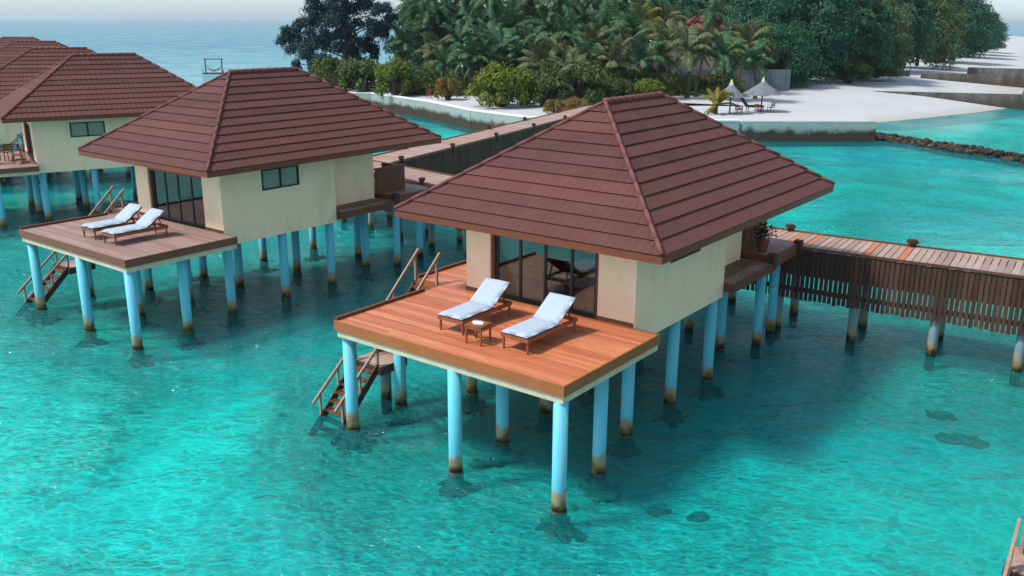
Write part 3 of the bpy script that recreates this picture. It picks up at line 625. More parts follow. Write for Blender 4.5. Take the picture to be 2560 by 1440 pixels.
# ------------------------------------------------------------------ jetties
def v1pt(u, v):
    x, y, a = VILLAS[0]; return Vector((x-u*sin(a)+v*cos(a), y+u*cos(a)+v*sin(a), 0))
def jetty(name, cps, width, z, label, sides, skip=None, posts=None, pile_every=3.1, post_every=3.9, skirt_drop=1.75, poff=.3):
    root = empty(name, tuple(cps[0])); o = Vector(cps[0]); pts = []
    for i in range(len(cps)-1):     # Catmull-Rom
        p0, p1, p2, p3 = [Vector(cps[max(0, min(len(cps)-1, i+k))]) for k in (-1, 0, 1, 2)]
        n = max(2, int((p2-p1).length/.5))
        for j in range(n):
            t = j/n; pts.append(.5*((2*p1)+(p2-p0)*t+(2*p0-5*p1+4*p2-p3)*t*t+(3*p1-p0-3*p2+p3)*t**3))
    pts.append(Vector(cps[-1])); acc = [0]
    for a, b in zip(pts[:-1], pts[1:]): acc.append(acc[-1]+(b-a).length)
    def at(s):
        s = max(0, min(acc[-1]-1e-4, s)); i = 0
        while acc[i+1] < s: i += 1
        t = (s-acc[i])/(acc[i+1]-acc[i]); d = (pts[i+1]-pts[i]).normalized(); return pts[i].lerp(pts[i+1], t)-o, d, Vector((-d.y, d.x, 0))
    bd = MB(); s = 0; Z = Vector((0, 0, 1)); hw = width/2
    while s < acc[-1]-.2:
        p, d, q = at(s+.1); w = .21; zz = z+R.uniform(-.004, .004); ex = R.uniform(-.02, .02)
        bd.bar(p+q*(hw+ex)+Z*(zz-.02), p-q*(hw-ex)+Z*(zz-.02), w-.028, .04); s += w
    bd.build('deck_boards', M['jetty'], root)
    L = acc[-1]; nb = int(L/1.5)
    for sg in (-1, 1):
        bm_ = MB()
        for i in range(nb):
            a, _, qa = at(L*i/nb); b, _, qb = at(L*(i+1)/nb); bm_.bar(a+qa*sg*(hw-.12)+Z*(z-.15), b+qb*sg*(hw-.12)+Z*(z-.15), .1, .2); bm_.bar(a+qa*sg*(hw+.0)+Z*(z+.03), b+qb*sg*(hw+.0)+Z*(z+.03), .07, .05)
        bm_.build('side_beam', M['brown_wood'], root)
    for sg in sides:
        s0 = 0; bay = 3.1
        while s0 < L-.5:
            sk2 = MB(); s1 = min(L, s0+bay); s = s0+.02
            while s < s1-.04:
                p, d, q = at(s); P = p+q*sg*(hw-.03); ln = skirt_drop+R.uniform(-.03, .03)
                sk2.add([P-d*.058-q*.012+Z*(z-.06), P+d*.058-q*.012+Z*(z-.06), P+d*.058-q*.012+Z*(z-ln), P-d*.058-q*.012+Z*(z-ln), P-d*.058+q*.012+Z*(z-.06), P+d*.058+q*.012+Z*(z-.06), P+d*.058+q*.012+Z*(z-ln), P-d*.058+q*.012+Z*(z-ln)],
                        [(0,1,2,3),(7,6,5,4),(0,4,5,1),(1,5,6,2),(2,6,7,3),(3,7,4,0)]); s += .148
            for dz in (.22, .52, .80, 1.42):
                a, _, qa = at(s0+.02); b, _, qb = at(s1-.02); sk2.bar(a+qa*sg*(hw-.075)+Z*(z-dz), b+qb*sg*(hw-.075)+Z*(z-dz), .04, .285 if dz < 1.2 else .16)
            sk2.build('slat_skirt', M['dark_wood'], root); s0 = s1
    s = poff; k = 0
    while s < L-.2:
        p, d, q = at(s)
        for sg in (-1, 1):
            c = MB(); P = p+q*sg*(hw-.28); c.tube([P+Z*-1.6, P+Z*(z-.15)], .15, 14); c.build('pile', M['pile_dull'], root, True)
        k += 1; s += pile_every
    for s, sg in posts:
        p, d, q = at(s); P = p+q*sg*(hw-.02); c = MB(); c.bar(P+Z*(z-.3), P+Z*(z+.12), .20, .20); c.bar(P+Z*(z+.12), P+Z*(z+.22), .28, .28); c.bar(P+Z*(z+.22), P+Z*(z+.25), .2, .2); c.build('post', M['dark_wood'], root)
    return tag(root, label, 'jetty')
main = [v1pt(-30, 17.8), v1pt(-13, 16.6), v1pt(-5.8, 16.05), v1pt(2, 15.5), v1pt(10, 16.0), v1pt(16, 16.5), v1pt(22, 17.4), v1pt(29, 18.5), Vector((-15.0, 53.4, 0)), Vector((-21.5, 62.4, 0)), Vector((-30.5, 74, 0)), Vector((-40, 88, 0))]
jetty('jetty', main, 2.25, 2.93, 'long silvered boardwalk with dark slatted skirt behind the villas, leaving at the right edge', (1,), poff=2.4, pile_every=2.4, posts=[(s_, -1) for s_ in (15.2, 19.4, 23.5, 27.6, 31.7, 36, 40.3, 56)]+[(48.3, 1), (50.4, 1)])
jetty('jetty', [(-7.3, 46.4, 0), (-4.05, 53.4, 0), (-.8, 60.5, 0), (3.2, 69.4, 0), (7.3, 78.4, 0)], 2.2, 2.93, 'straight pale boardwalk with a dark skirt leading from the villas to the island', (-1,), skirt_drop=2.2, posts=[(s_, -1) for s_ in (1.2, 6.8, 12.6, 18.6, 24.6, 30)]+[(s_, 1) for s_ in (5, 16, 22, 28.5)])

# ------------------------------------------------------------------ vegetation
def palm_mesh(seed, H, lean, nf=20, fl=3.6, droop=1.0):
    rr = random.Random(seed); tk = MB(); pts = []; rad = []
    for i in range(9):
        t = i/8; pts.append((lean*t*t, .15*sin(t*3+seed), H*t)); rad.append(.19*(1-.45*t)+(.1 if i == 0 else 0))
    tk.tube(pts, rad, 8); top = Vector(pts[-1]); fm = MB()
    for i in range(nf):
        az = i*2.39996+rr.uniform(-.3, .3); el = radians(rr.uniform(-25, 78)) if i > 3 else radians(rr.uniform(60, 85)); L = fl*rr.uniform(.8, 1.1); n = 11
        p = top.copy(); d = Vector((cos(az)*cos(el), sin(az)*cos(el), sin(el))); pl = [p.copy()]
        for k in range(n):
            d = (d+Vector((0, 0, -.15*droop*(.4+k/n*1.3)))).normalized(); p = p+d*L/n; pl.append(p.copy())
        for k in range(n):
            a, b = pl[k], pl[k+1]; dd = (b-a).normalized(); sd = dd.cross(Vector((0, 0, 1)))
            if sd.length < .05: sd = Vector((1, 0, 0))
            sd.normalize(); w = .02; fm.add([a-sd*w, a+sd*w, b+sd*w, b-sd*w], [(0, 1, 2, 3)])
            t = k/n; ll = .85*(sin(pi*min(1, t*.85+.12))**.6)*fl/3.6
            for s in (-1, 1):
                for q in (0, .5):
                    o = a.lerp(b, q); e = (sd*s*.8+dd*.55+Vector((0, 0, -.55-.3*rr.random()))).normalized()*ll*rr.uniform(.8, 1.1)
                    m = o+e*.5+Vector((0, 0, .05)); wv_ = dd*.06
                    fm.add([o-wv_, o+wv_, m+wv_*1.1, o+e, m-wv_*1.1], [(0, 1, 2, 3, 4)])
    return tk, fm
def leaf_blob(m, c, r, n, rr, ls, sq=.8, shell=.55):
    for _ in range(n):
        a = rr.uniform(0, 2*pi); z = rr.uniform(-.75, 1); q = sqrt(1-z*z); d = r*(shell+(1-shell)*rr.random()**.7+(.35*rr.random() if rr.random() < .12 else 0))*(1+.55*noise.noise((cos(a)*q*2+c[0], sin(a)*q*2+c[1], z*2+c[2])))
        p = Vector((c[0]+d*q*cos(a), c[1]+d*q*sin(a), c[2]+d*z*sq)); nrm = (Vector((q*cos(a), q*sin(a), z+.4))+Vector((rr.uniform(-1, 1), rr.uniform(-1, 1), rr.uniform(-1, 1)))*.8).normalized()
        t = nrm.orthogonal().normalized(); t = Matrix.Rotation(rr.uniform(0, 6.3), 3, nrm) @ t; b = nrm.cross(t); s = ls*rr.uniform(.6, 1.3)
        m.add([p-t*s, p-b*s*.45+nrm*s*.1, p+t*s, p+b*s*.45+nrm*s*.1], [(0, 1, 2, 3)])
def broad_mesh(seed, H, W, nl=26, n=420, ls=.30, low=.25):
    rr = random.Random(seed); tk = MB(); cr = MB(); tk.tube([(0, 0, 0), (.1, .1, H*.2), (.2, -.1, H*.45)], [.42, .32, .22], 8)
    for i in range(nl):
        a = i*2.4+rr.uniform(-.4, .4); t = (i+.5)/nl; z = H*(low+(1-low)*t**.9); w = W/2*sqrt(max(.05, 1-((z/H-.45)/.62)**2))*rr.uniform(.45, 1); c = Vector((w*cos(a), w*sin(a), z-H*.06)); r = W*.145*rr.uniform(.6, 1.3)
        tk.tube([(.1, 0, H*.2+t*H*.2), c*.5+Vector((0, 0, H*.12)), c], [.16, .1, .04], 5); leaf_blob(cr, c, r, n, rr, ls)
    return tk, cr
def inst(name, parts, cat):
    r = empty(name)
    for nm, mb, mt in parts: mb.build(nm, M[mt], r)
    return r
def setmat(root, nm, mt):
    for ch in [k for k in bpy.data.objects if k.parent == root]:
        if ch.name.split('.')[0] == nm: ch.material_slots[0].link = 'OBJECT'; ch.material_slots[0].material = M[mt]
palms = []
for sd_, H_, ln_, nf_, fl_, dr_ in ((1, 7.5, .8, 22, 3.7, 1.0), (2, 9.5, 1.6, 27, 4.0, 1.15), (3, 5.6, -.7, 20, 3.4, .9), (4, 11, 2.2, 24, 3.9, 1.25)):
    tk, fm = palm_mesh(sd_, H_, ln_, nf_, fl_, dr_); palms.append([inst('palm_tree', [('trunk', tk, 'bark'), ('crown', fm, 'palm')], 'palm'), H_, False])
def put(protos, i, loc, rz, sc):
    p = protos[i]; o = p[0] if not p[2] else copy_tree(p[0]); p[2] = True; o.location = loc; o.rotation_euler = (0, 0, rz); o.scale = (sc[0], sc[0], sc[1]); return o
def ray(px, py, Y):
    """a point of the place at depth Y seen in the survey photograph at px, py"""
    d = fw+r2*((px-1280)/FPX)-u2*((py-720)/FPX); t = Y/d.y; return Vector((0, 0, CAM_H))+d*t
GZ = 1.7
# x in photo, y of crown heart, depth, material, wide words for the label
PALMS = [(1010, 110, 116, 'palm'), (1060, 70, 118, 'palm'), (1085, 130, 112, 'palm_pale'), (1130, 40, 122, 'palm'), (1150, 100, 113, 'palm'), (1195, 60, 119, 'palm'), (1225, 105, 112, 'palm'), (1240, 25, 128, 'palm'), (1275, 75, 118, 'palm'),
  (1310, 40, 124, 'palm'), (1330, 110, 111, 'palm'), (1365, 65, 117, 'palm'), (1390, 20, 127, 'palm_pale'), (1420, 90, 110, 'palm'), (1450, 45, 121, 'palm'), (1480, 110, 106, 'palm_pale'), (1500, 10, 130, 'palm'), (1530, 70, 115, 'palm'), (1560, 30, 124, 'palm'),
  (1570, 115, 106, 'palm_pale'), (1610, 50, 119, 'palm_yellow'), (1640, 15, 135, 'palm'), (1670, 95, 108, 'palm_pale'), (1685, 20, 138, 'palm'), (1720, 120, 103, 'palm_pale'), (1762, 128, 105, 'palm_pale'), (1810, 130, 104, 'palm'), (1868, 112, 112, 'palm_pale'), (1110, 160, 108, 'palm'), (1300, 140, 108, 'palm'), (1400, 150, 103, 'palm_pale'), (1380, 215, 93, 'palm_pale'), (1430, 190, 97, 'palm_pale'), (2320, 35, 190, 'palm'), (1180, 140, 106, 'palm'),
  (1782, 30, 138, 'palm'), (1080, 12, 119, 'palm'), (1160, -12, 121, 'palm'), (1225, 0, 118, 'palm'), (1330, -8, 120, 'palm'), (1405, 5, 117, 'palm'), (1475, -12, 122, 'palm'), (1550, 0, 119, 'palm'), (1615, -10, 123, 'palm'), (1040, 30, 124, 'palm'), (1090, 90, 120, 'palm'), (1120, 75, 126, 'palm_pale'), (1170, 20, 130, 'palm'), (1210, 150, 107, 'palm'), (1255, 125, 109, 'palm'), (1290, 10, 131, 'palm'), (1345, 90, 122, 'palm'), (1355, 165, 102, 'palm_pale'), (1405, 55, 125, 'palm'),
  (1465, 150, 101, 'palm'), (1510, 100, 109, 'palm'), (1535, 160, 100, 'palm_pale'), (1590, 85, 112, 'palm'), (1600, 150, 101, 'palm'), (1650, 60, 122, 'palm_pale'), (1655, 140, 102, 'palm_pale'), (1880, 150, 104, 'palm')]
words = {'palm': 'green', 'palm_pale': 'straw-tinged', 'palm_yellow': 'yellow-green'}
near_of = lambda x: ('behind the left bushes' if x < 1250 else 'above the round bush' if x < 1400 else 'beyond the front roof' if x < 1600 else 'before the beige house' if x < 1880 else 'over the dark trees at the right')
cnt = {}
for k, (px, py, Y, mt) in enumerate(PALMS):
    P = ray(px, py, Y); h = P.z-GZ; want = max(2.2, h); i = min(range(4), key=lambda q: abs(palms[q][1]-want)+.3*((k+q) % 3)); s = want/palms[i][1]; fsz = R.uniform(.9, 1.15)
    if want < 4: i = 2; s = want/5.6
    H_ = palms[i][1]; rz = R.uniform(0, 6.28); ln_ = (.8, 1.6, -.7, 2.2)[i]
    o = put(palms, i, (P.x-ln_*cos(rz)*fsz, P.y-ln_*sin(rz)*fsz, GZ-.1), rz, (fsz, max(s, .35)))
    for ch in [q for q in bpy.data.objects if q.parent == o and q.name.startswith('crown')]:   # keep fronds unsquashed
        ch.scale = (1, 1, fsz/max(s, .35)); ch.location.z = H_*(1-fsz/max(s, .35))
    if mt != 'palm' or palms[i][0] is not o: setmat(o, 'crown', mt)
    hl = 'tall' if h > 10 else 'low' if h < 5.5 else 'mid-height'
    key = '%s %s palm %s' % (hl, words[mt], near_of(px)); cnt.setdefault(key, []).append((px, o))
ordn = ['leftmost', 'second from left', 'third from left', 'fourth from left', 'fifth from left', 'sixth from left', 'seventh from left', 'eighth from left', 'ninth from left', 'tenth from left', 'eleventh from left', 'twelfth from left', 'thirteenth from left', 'fourteenth from left', 'fifteenth from left']
_unused = ['leftmost', 'second from left', 'third from left', 'fourth from left', 'fifth from left', 'sixth from left', 'seventh from left', 'eighth from left', 'ninth from left', 'tenth from left', 'eleventh from left']
for key, l in cnt.items():
    l.sort(key=lambda t: t[0])
    for j, (px, o) in enumerate(l): tag(o, key if len(l) == 1 else key+', '+ordn[j]+' there', 'palm', 'coconut palms of the island')
# broadleaf trees
broads = []
for sd_, H_, W_, nl_, n_, ls_ in ((11, 13, 15, 44, 560, .25), (12, 15, 13, 44, 540, .26), (13, 10, 13, 36, 520, .23)):
    tk, cr = broad_mesh(sd_, H_, W_, nl_, n_, ls_, .12); broads.append([inst('broadleaf_tree', [('trunk', tk, 'bark'), ('crown', cr, 'tree')], 'tree'), H_, False])
BT = [(2015, 131, 15.5, 1.0, 0, 'tree', 'great dark spreading tree at the top of the beach, trunk beside the thatched umbrellas'),
      (1905, 127, 12.0, .8, 2, 'tree', 'dark leafy tree just behind the thatched umbrellas'),
      (2120, 140, 16, 1.0, 1, 'tree', 'tall green tree right of the great spreading tree'),
      (2075, 150, 19, 1.1, 0, 'tree', 'tallest tree behind the great spreading tree, crown cut by the top edge'),
      (2180, 148, 12, .9, 2, 'tree_olive', 'olive-tinted tree at the edge of the shaded sand, lower than its neighbours'),
      (2230, 170, 18, 1.1, 1, 'tree', 'broad dark tree in the middle of the right-hand wood'),
      (2300, 185, 15, 1.0, 0, 'tree_olive', 'olive green tree in the right-hand wood above the thin plank wall'),
      (2360, 215, 17, 1.2, 1, 'tree', 'dark tree near the right end of the wood'),
      (2410, 250, 14, 1.2, 0, 'tree', 'dark rounded tree third from the right end of the wood'),
      (2440, 275, 11.5, 1.1, 2, 'tree', 'tree next to the last one at the right end of the wood'),
      (2462, 300, 8.5, 1.0, 2, 'tree', 'last low tree at the right tip of the island'),
      (1960, 165, 17, 1.1, 1, 'tree', 'tree rising behind the red-roofed house on its right'),
      (1842, 172, 15, 1.0, 0, 'tree', 'tree behind the red roofs, crown cut by the top edge'),
      (1700, 168, 14.5, 1.1, 1, 'tree', 'dark tree left of the red roofs'),
      (1560, 160, 11, 1.1, 0, 'tree', 'dark tree behind the palms straight above the front villa roof'),
      (1430, 150, 10, 1.0, 2, 'tree', 'dark tree between palms above the right end of the round bush'),
      (1320, 148, 9.5, 1.1, 0, 'tree', 'dark tree among the palms above the round bush'),
      (1180, 142, 9.5, 1.0, 1, 'tree', 'dark leafy tree among the left palms'),
      (1050, 128, 11, .72, 2, 'tree', 'green bushy tree at the left end of the palms, thin twigs against the sea'),
      (1870, 118, 8.5, .6, 2, 'tree_olive', 'olive-tinted small tree between the palms and the thatched umbrellas'),
      (1955, 121, 8, .6, 0, 'tree', 'small dark tree at the right end of the grey fence'),
      (1500, 108, 6.5, .55, 1, 'tree_olive', 'low olive tree in front of the grey fence above the front roof'),
      (1250, 118, 8, .6, 2, 'tree', 'small dark tree under the palms above the round bush'),
      (2250, 250, 22, 1.4, 0, 'tree', 'distant tall tree behind the right-hand wood')]
for px, Y, H_, ws, i, mt, lb in BT:
    P = ray(px, 100, Y); o = put(broads, i, (P.x, Y, GZ-.1), R.uniform(0, 6.28), (ws, H_/broads[i][1])); setmat(o, 'crown', mt); tag(o, lb, 'tree', 'broadleaf trees of the island')
# dark casuarina against the sea
rr = random.Random(5); tk = MB(); cr = MB(); Y0 = 118; base = ray(868, 200, Y0); base.z = GZ
tk.tube([(0, 0, 0), (-.3, 0, 2.5), (.1, .2, 6), (.3, 0, 10), (.1, 0, 14)], [.4, .34, .26, .18, .08], 8)
CL = [(705, 92, 22), (735, 108, 26), (725, 78, 16), (765, 130, 30), (755, 62, 22), (790, 95, 30), (800, 50, 32), (780, 15, 32), (820, 140, 36), (830, 100, 30), (840, 60, 34), (835, 15, 36), (855, 175, 40), (870, 130, 32), (880, 85, 30), (885, 35, 36), (905, 160, 34), (900, 0, 36),
      (920, 110, 26), (940, 65, 28), (955, 30, 22), (965, 80, 20), (978, 50, 16), (850, -30, 40), (800, -30, 36), (880, -60, 40), (920, -40, 34), (830, -75, 34), (890, 205, 36), (830, 195, 30), (935, 135, 14), (745, 160, 12), (915, 185, 26), (790, 165, 26)]
for px, py, r in CL:
    p = ray(px, py, Y0+rr.uniform(-3, 3))-base; k = Y0/FPX; m0 = Vector((.1, 0, max(1.5, p.z-1.8))); tk.tube([m0, m0.lerp(p, .5)+Vector((0, 0, .3)), p], [.12, .08, .04], 5)
    for q in range(5):
        o = p+Vector((rr.uniform(-1, 1), rr.uniform(-1, 1), rr.uniform(-1, 1)))*r*k*.6
        leaf_blob(cr, o, r*k*.60, 330, rr, .19, 1.0, .15)
    for q in range(26):   # hanging wisps
        o = p+Vector((rr.uniform(-1, 1)*r*k*.9, rr.uniform(-1, 1)*r*k*.8, -r*k*rr.uniform(.2, .9))); l = rr.uniform(.3, 1.0); w = Vector((.03, .01, 0)); e = Vector((rr.uniform(-.2, .2), 0, -l)); cr.add([o-w, o+w, o+e+w*.3, o+e-w*.3], [(0, 1, 2, 3)])
ca = empty('casuarina_tree', tuple(base)); tk.build('trunk', M['bark'], ca); cr.build('crown', M['casuarina'], ca); tag(ca, 'tall blue-black feathery tree standing alone against the sea, left of the palms', 'tree')
# bushes
def bush_mesh(seed, n=12, ls=.14, per=300):
    rr = random.Random(seed); tk = MB(); cr = MB()
    for i in range(n):
        a = i*2.4+rr.uniform(-.5, .5); d = sqrt((i+.5)/n)*.78; z = .52+.30*(1-d*d)+rr.uniform(-.08, .06); c = Vector((d*cos(a), d*sin(a), z)); tk.tube([(c.x*.15, c.y*.15, 0), (c.x*.5, c.y*.5, z*.45), c], [.05, .04, .02], 5)
        leaf_blob(cr, c, .30*rr.uniform(.8, 1.2), per, rr, ls*.45, .8, .4)
    for i in range(7):
        a = i*.9+rr.random(); leaf_blob(cr, (cos(a)*.8, sin(a)*.8, .30+rr.uniform(-.1, .12)), .24, per//2, rr, ls*.45, .9, .4)
    return tk, cr
bushes = []
for sd_ in (21, 22, 23):
    tk, cr = bush_mesh(sd_); bushes.append([inst('bush', [('stem', tk, 'bark'), ('foliage', cr, 'bush')], 'bush'), 1, False])
BU = [(1250, 91.5, 3.3, 4.0, 'bush', 'large round yellow-green bush on the sand with bare stems showing below'),
      (1118, 99, 1.5, 2.4, 'bush_brown', 'small yellowish bush alone on the sand between two larger bushes'),
      (985, 104, 2.4, 3.8, 'bush', 'olive-yellow bush behind the bend of the sea wall'),
      (905, 110, 3.2, 3.6, 'bush_dark', 'green bush at the foot of the dark feathery tree'),
      (840, 114, 3.6, 3.8, 'bush_dark', 'green bush over the second villa roof hip, left of the dark feathery tree'),
      (1365, 92, 2.4, 3.4, 'bush_dark', 'dull green bush touching the right side of the large round bush'),
      (1440, 95, 3.2, 4.2, 'bush_dark', 'big dull green bush behind the brownish shrubs by the jetty'),
      (1395, 85, 1.3, 1.3, 'bush_brown', 'low brownish shrub by the end of the island jetty'),
      (1445, 84, 1.3, 1.5, 'bush_brown', 'rusty low shrub beside the jetty, next to the front roof'),
      (1625, 97, 1.9, 2.4, 'bush', 'yellow-green bush peeping over the ridge of the front roof'),
      (1330, 100, 2.4, 3.2, 'bush_dark', 'dull bush behind the large round bush'),
      (1540, 97, 2.0, 2.6, 'bush_dark', 'bush by the left end of the front roof ridge'),
      (1480, 100, 2.8, 4.4, 'bush_dark', 'tall dull green bush below the palms above the front roof slope'),
      (1180, 108, 1.5, 1.4, 'bush_dark', 'low bush at the foot of the grey fence behind the large round bush'),
      (2350, 196, 3.5, 3.5, 'bush_dark', 'low bush edging the sand beneath the right-hand wood'),
      (2200, 145, 3.5, 2.6, 'bush_dark', 'low leafy bush at the sand edge under the olive-tinted tree'),
      (2130, 132, 3.2, 3.0, 'bush_dark', 'bush at the foot of the tall green tree by the shaded sand')]
for k, (px, Y, r_, h_, mt, lb) in enumerate(BU):
    P = ray(px, 100, Y); o = put(bushes, k % 3, (P.x, Y, GZ-.08), R.uniform(0, 6.28), (r_, h_*1.0)); setmat(o, 'foliage', mt); tag(o, lb, 'bush', 'bushes on the island sand')
ug = MB(); rr = random.Random(77)
for i in range(230):
    x = rr.uniform(-13, 27); y = 101+.10*(x-5)*0+rr.uniform(0, 11); k = rr.random(); h = rr.uniform(.8, 2.6)+(1.2 if y > 106 else 0)
    if 17 < x < 27 and y < 108: y += 5
    if x < 2 and y < 104: y += 4
    if k < .55:
        for q in range(3): leaf_blob(ug, (x+rr.uniform(-.8, .8), y+rr.uniform(-.6, .6), GZ+h*rr.uniform(.3, .9)), rr.uniform(.5, 1.0), 70, rr, .17, 1.0, .3)
    else:
        for q in range(16):
            az = rr.uniform(0, 6.28); e = rr.uniform(.3, 1.4); L = h*rr.uniform(.8, 1.2); p0 = Vector((x, y, GZ)); d = Vector((cos(az)*cos(e), sin(az)*cos(e), sin(e)))
            sd_ = d.cross(Vector((0, 0, 1))).normalized()*.09; p1 = p0+d*L*.6; p2 = p0+d*L+Vector((0, 0, -L*.28)); ug.add([p0-sd_*.3, p0+sd_*.3, p1+sd_, p2, p1-sd_], [(0, 1, 2, 3, 4)])
tag(ug.build('undergrowth', M['bush_dark']), 'tangled low green undergrowth filling the ground beneath the palms', 'undergrowth', kind='stuff')
# young yellow palm by the umbrellas
tk, fm = palm_mesh(31, 1.0, .1, 13, 2.0, .7); yp = inst('young_palm', [('trunk', tk, 'bark'), ('crown', fm, 'palm_yellow')], 'palm'); P = ray(1790, 285, 84.5); yp.location = (P.x, 84.5, GZ-.1); tag(yp, 'young yellow-green palm growing from the sand beside the near umbrella', 'palm')

# ------------------------------------------------------------------ island buildings, fence, beach things
def fence():
    r = empty('privacy_fence', (-6.5, 114, GZ)); n = 272; b = MB(); p = MB()
    for i in range(n):
        x = i*.15; y = .006*x + 0.02*(i % 2); b.box(x, x+.142, y, y+.03, 0, 2.6+.03*sin(i*1.9))
    for i in range(14): x = i*3.1; p.box(x-.07, x+.07, .06+.006*x, .2+.006*x, 0, 2.75)
    for z in (.5, 1.4, 2.3): p.bar((0, .08, z), (40.6, .33, z), .06, .1)
    b.build('fence_board', M['fence'], r); p.build('fence_frame', M['dark_wood'], r); return tag(r, 'tall blue-grey board fence behind the palms and umbrellas', 'fence')
fence()
def house(x0, x1, y0, y1, h, label, roof=None, rh=2.5, wall='beige'):
    r = empty('island_house', ((x0+x1)/2, (y0+y1)/2, GZ)); a, b = (x1-x0)/2, (y1-y0)/2; MB().box(-a, a, -b, b, 0, h).build('wall', M[wall], r)
    for i in range(int(a)):
        x = -a+1.2+i*2.1
        if x+1 > a: break
        f = MB().box(x, x+1.1, -b-.04, -b-.002, h-2.0, h-.8).build('window', M['frame'], r); MB().box(x+.07, x+1.03, -b-.05, -b-.042, h-1.93, h-.87).build('pane', M['pane'], f)
    if roof:
        e = .7; m = MB(); k = min(a, b)
        m.add([(-a-e, -b-e, h), (a+e, -b-e, h), (a+e, b+e, h), (-a-e, b+e, h), (-a+k*.8, 0, h+rh), (a-k*.8, 0, h+rh), (-a-e, -b-e, h-.15), (a+e, -b-e, h-.15), (a+e, b+e, h-.15), (-a-e, b+e, h-.15)],
              [(0, 1, 5, 4), (1, 2, 5), (2, 3, 4, 5), (3, 0, 4), (6, 7, 1, 0), (7, 8, 2, 1), (8, 9, 3, 2), (9, 6, 0, 3), (9, 8, 7, 6)]); m.build('roof', M[roof], r)
    else:
        m = MB(); m.box(-a-.15, a+.15, -b-.15, b+.15, h, h+.35); m.build('parapet', M['white'], r)
    return tag(r, label, 'house')
house(16.5, 29, 124, 132, 5.3, 'flat-roofed beige house with a white parapet, half hidden by palms')
house(26.0, 31.8, 137, 145, 7.3, 'red-roofed house glimpsed between trees, left of the two red roofs', 'red_roof', 2.4)
house(32.6, 37.2, 136, 144, 6.9, 'red-roofed house glimpsed between trees, right of the two red roofs', 'red_roof', 2.8)
gn = empty('netting_screen', (-13, 119, GZ)); m = MB(); m.add([(0, 0, .25), (3.3, 0, .25), (3.3, 0, 2.6), (0, 0, 2.6)], [(0, 1, 2, 3)]); q = m.build('netting', M['green_net'], gn); s_ = q.modifiers.new('solid', 'SOLIDIFY'); s_.thickness = .03
m = MB(); [m.bar((x, .03, 0), (x, .03, 2.8), .08) for x in (0, 1.1, 2.2, 3.3)]; m.bar((0, .03, 2.65), (3.3, .03, 2.65), .05); m.build('post', M['fence'], gn); tag(gn, 'green netting screen on posts beyond the small yellowish bush', 'netting screen')
def umbrella(loc, r, h, label):
    e = empty('thatched_umbrella', loc); MB().tube([(0, 0, 0), (0, 0, h-.2)], .07, 8).build('pole', M['brown_wood'], e); m = MB(); rr = random.Random(int(r*100)); zt = h
    for k, (ra, rb, za, zb) in enumerate(((.02, r*.42, h, h-.55), (r*.30, r*.78, h-.42, h-.95), (r*.65, r, h-.82, h-1.22))):
        n = 40; vs = []
        for i in range(n): a = 2*pi*i/n; j = rr.uniform(.9, 1.08); vs += [(ra*cos(a), ra*sin(a), za), (rb*j*cos(a), rb*j*sin(a), zb-rr.uniform(0, .12))]
        m.add(vs, [(2*i, 2*i+1, (2*i+3) % (2*n), (2*i+2) % (2*n)) for i in range(n)])
    q = m.build('canopy', M['thatch'], e); s_ = q.modifiers.new('solid', 'SOLIDIFY'); s_.thickness = .05
    MB().tube([(0, 0, h-.25), (0, 0, h+.28)], [.24, .05], 10).build('cap', M['slab'], e); return tag(e, label, 'beach umbrella', 'thatched umbrellas on the beach')
umbrella((23.7, 87.4, GZ), 1.75, 2.95, 'nearer thatched umbrella on the open sand, with chairs round its pole')
P = ray(1822, 288, 84.6); umbrella((P.x+.2, 85.2, GZ), 1.25, 2.85, 'smaller thatched umbrella left of the other, behind the young yellow palm')
c0 = make_chair('beach_chair', 'red_plastic', 'red_plastic'); c0.location = (24.5, 87.0, GZ); c0.rotation_euler = (0, 0, -1.2); tag(c0, 'red-brown beach chair right of the big umbrella pole', 'chair', 'beach chairs on the sand')
for (x, y, rz, lb) in ((21.3, 85.8, 1.4, 'red-brown beach chair between the young palm and the dark chair'), (20.9, 84.9, 2.6, 'red-brown beach chair nearest the front roof, by the young yellow palm'), (22.9, 85.4, .4, 'red-brown beach chair in front of the dark chair'), (-9.3, 101.5, 0, 'red-brown chair alone on the sand behind the sea wall bend')):
    c = copy_tree(c0); c.location = (x, y, GZ); c.rotation_euler = (0, 0, rz); tag(c, lb, 'chair', 'beach chairs on the sand')
dc = empty('folding_lounger', (22.7, 86.6, GZ)); dc.scale = (1.25, 1.25, 1.2); m = MB(); m.bar((-.5, 0, .5), (.75, 0, .5), .75, .14); m.build('seat', M['dark_cloth'], dc, bevel=.04)
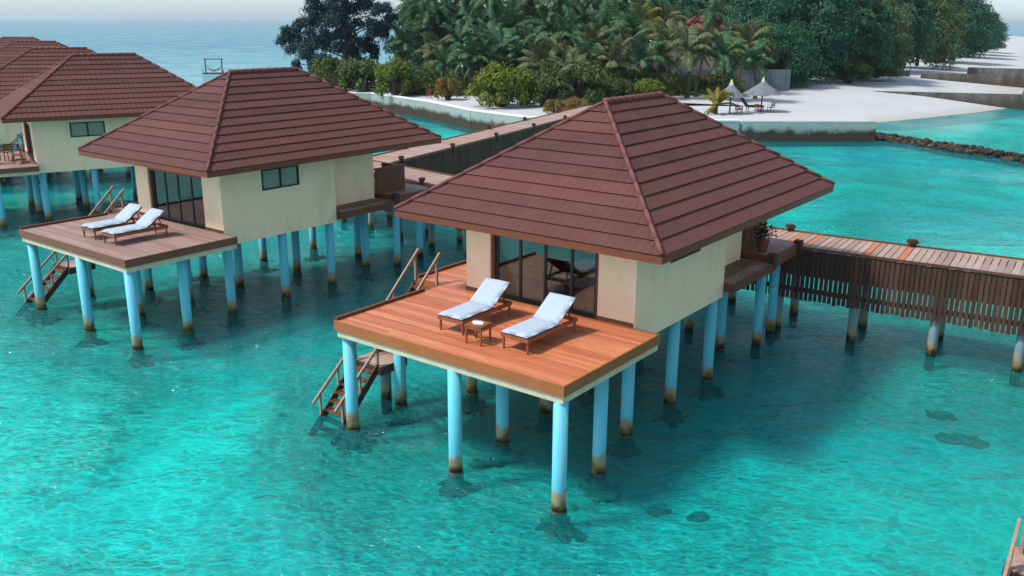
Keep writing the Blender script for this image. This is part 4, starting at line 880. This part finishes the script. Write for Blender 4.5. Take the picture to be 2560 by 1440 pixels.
m = MB(); m.bar((-.45, 0, .5), (-.95, 0, 1.15), .75, .14); m.build('backrest', M['dark_cloth'], dc, bevel=.04)
for x in (-.45, .65):
    for y in (-.3, .3): MB().bar((x, y, 0), (x+.05, y, .45), .05).build('leg', M['dark_cloth'], dc)
tag(dc, 'black padded folding lounger beside the big umbrella pole', 'lounger')
# swing platform out at sea
sw = empty('sea_swing', (-56.2, 174, 0)); sw.rotation_euler = (0, 0, .1); m = MB()
for x in (-1.5, 1.5): MB().tube([(x, 0, -2.5), (x, 0, 2.75)], .11, 8).build('post', M['dark_wood'], sw)
m.bar((-1.75, 0, 2.7), (1.75, 0, 2.7), .16); m.build('crossbeam', M['dark_wood'], sw)
MB().box(-2.0, 2.0, -1, 1, .05, .22).build('platform', M['dark_wood'], sw)
m = MB(); 
for x in (-1.9, 1.9): m.bar((x, -.9, .22), (x, -.9, .8), .09)
m.bar((-1.9, -.9, .75), (-1.1, -.9, .75), .07); m.bar((1.9, -.9, .75), (1.1, -.9, .75), .07); m.build('railing', M['dark_wood'], sw)
m = MB(); m.tube([(-1.4, 0, 1.5), (-.8, 0, .85), (0, 0, .62), (.8, 0, .85), (1.4, 0, 1.5)], [.03, .16, .22, .16, .03], 8); m.build('hammock', M['rail_wood'], sw, True)
tag(sw, 'dark wooden swing frame with a hammock standing alone in the sea', 'sea swing')

# ------------------------------------------------------------------ sea haze
hz = MB().box(-5990, 6990, -39, 13990, -14, 26).build('haze', M['white']); hm = bpy.data.materials.new('sea_haze'); hm.use_nodes = True; t_ = hm.node_tree; t_.nodes.clear()
o_ = t_.nodes.new('ShaderNodeOutputMaterial'); v_ = t_.nodes.new('ShaderNodeVolumePrincipled'); v_.inputs['Color'].default_value = (.80, .90, .96, 1); v_.inputs['Density'].default_value = .00012; v_.inputs['Anisotropy'].default_value = .3
t_.links.new(v_.outputs[0], o_.inputs['Volume']); hz.data.materials[0] = hm; tag(hz, 'thin pale sea haze over the lagoon and the open sea', 'haze', kind='stuff')
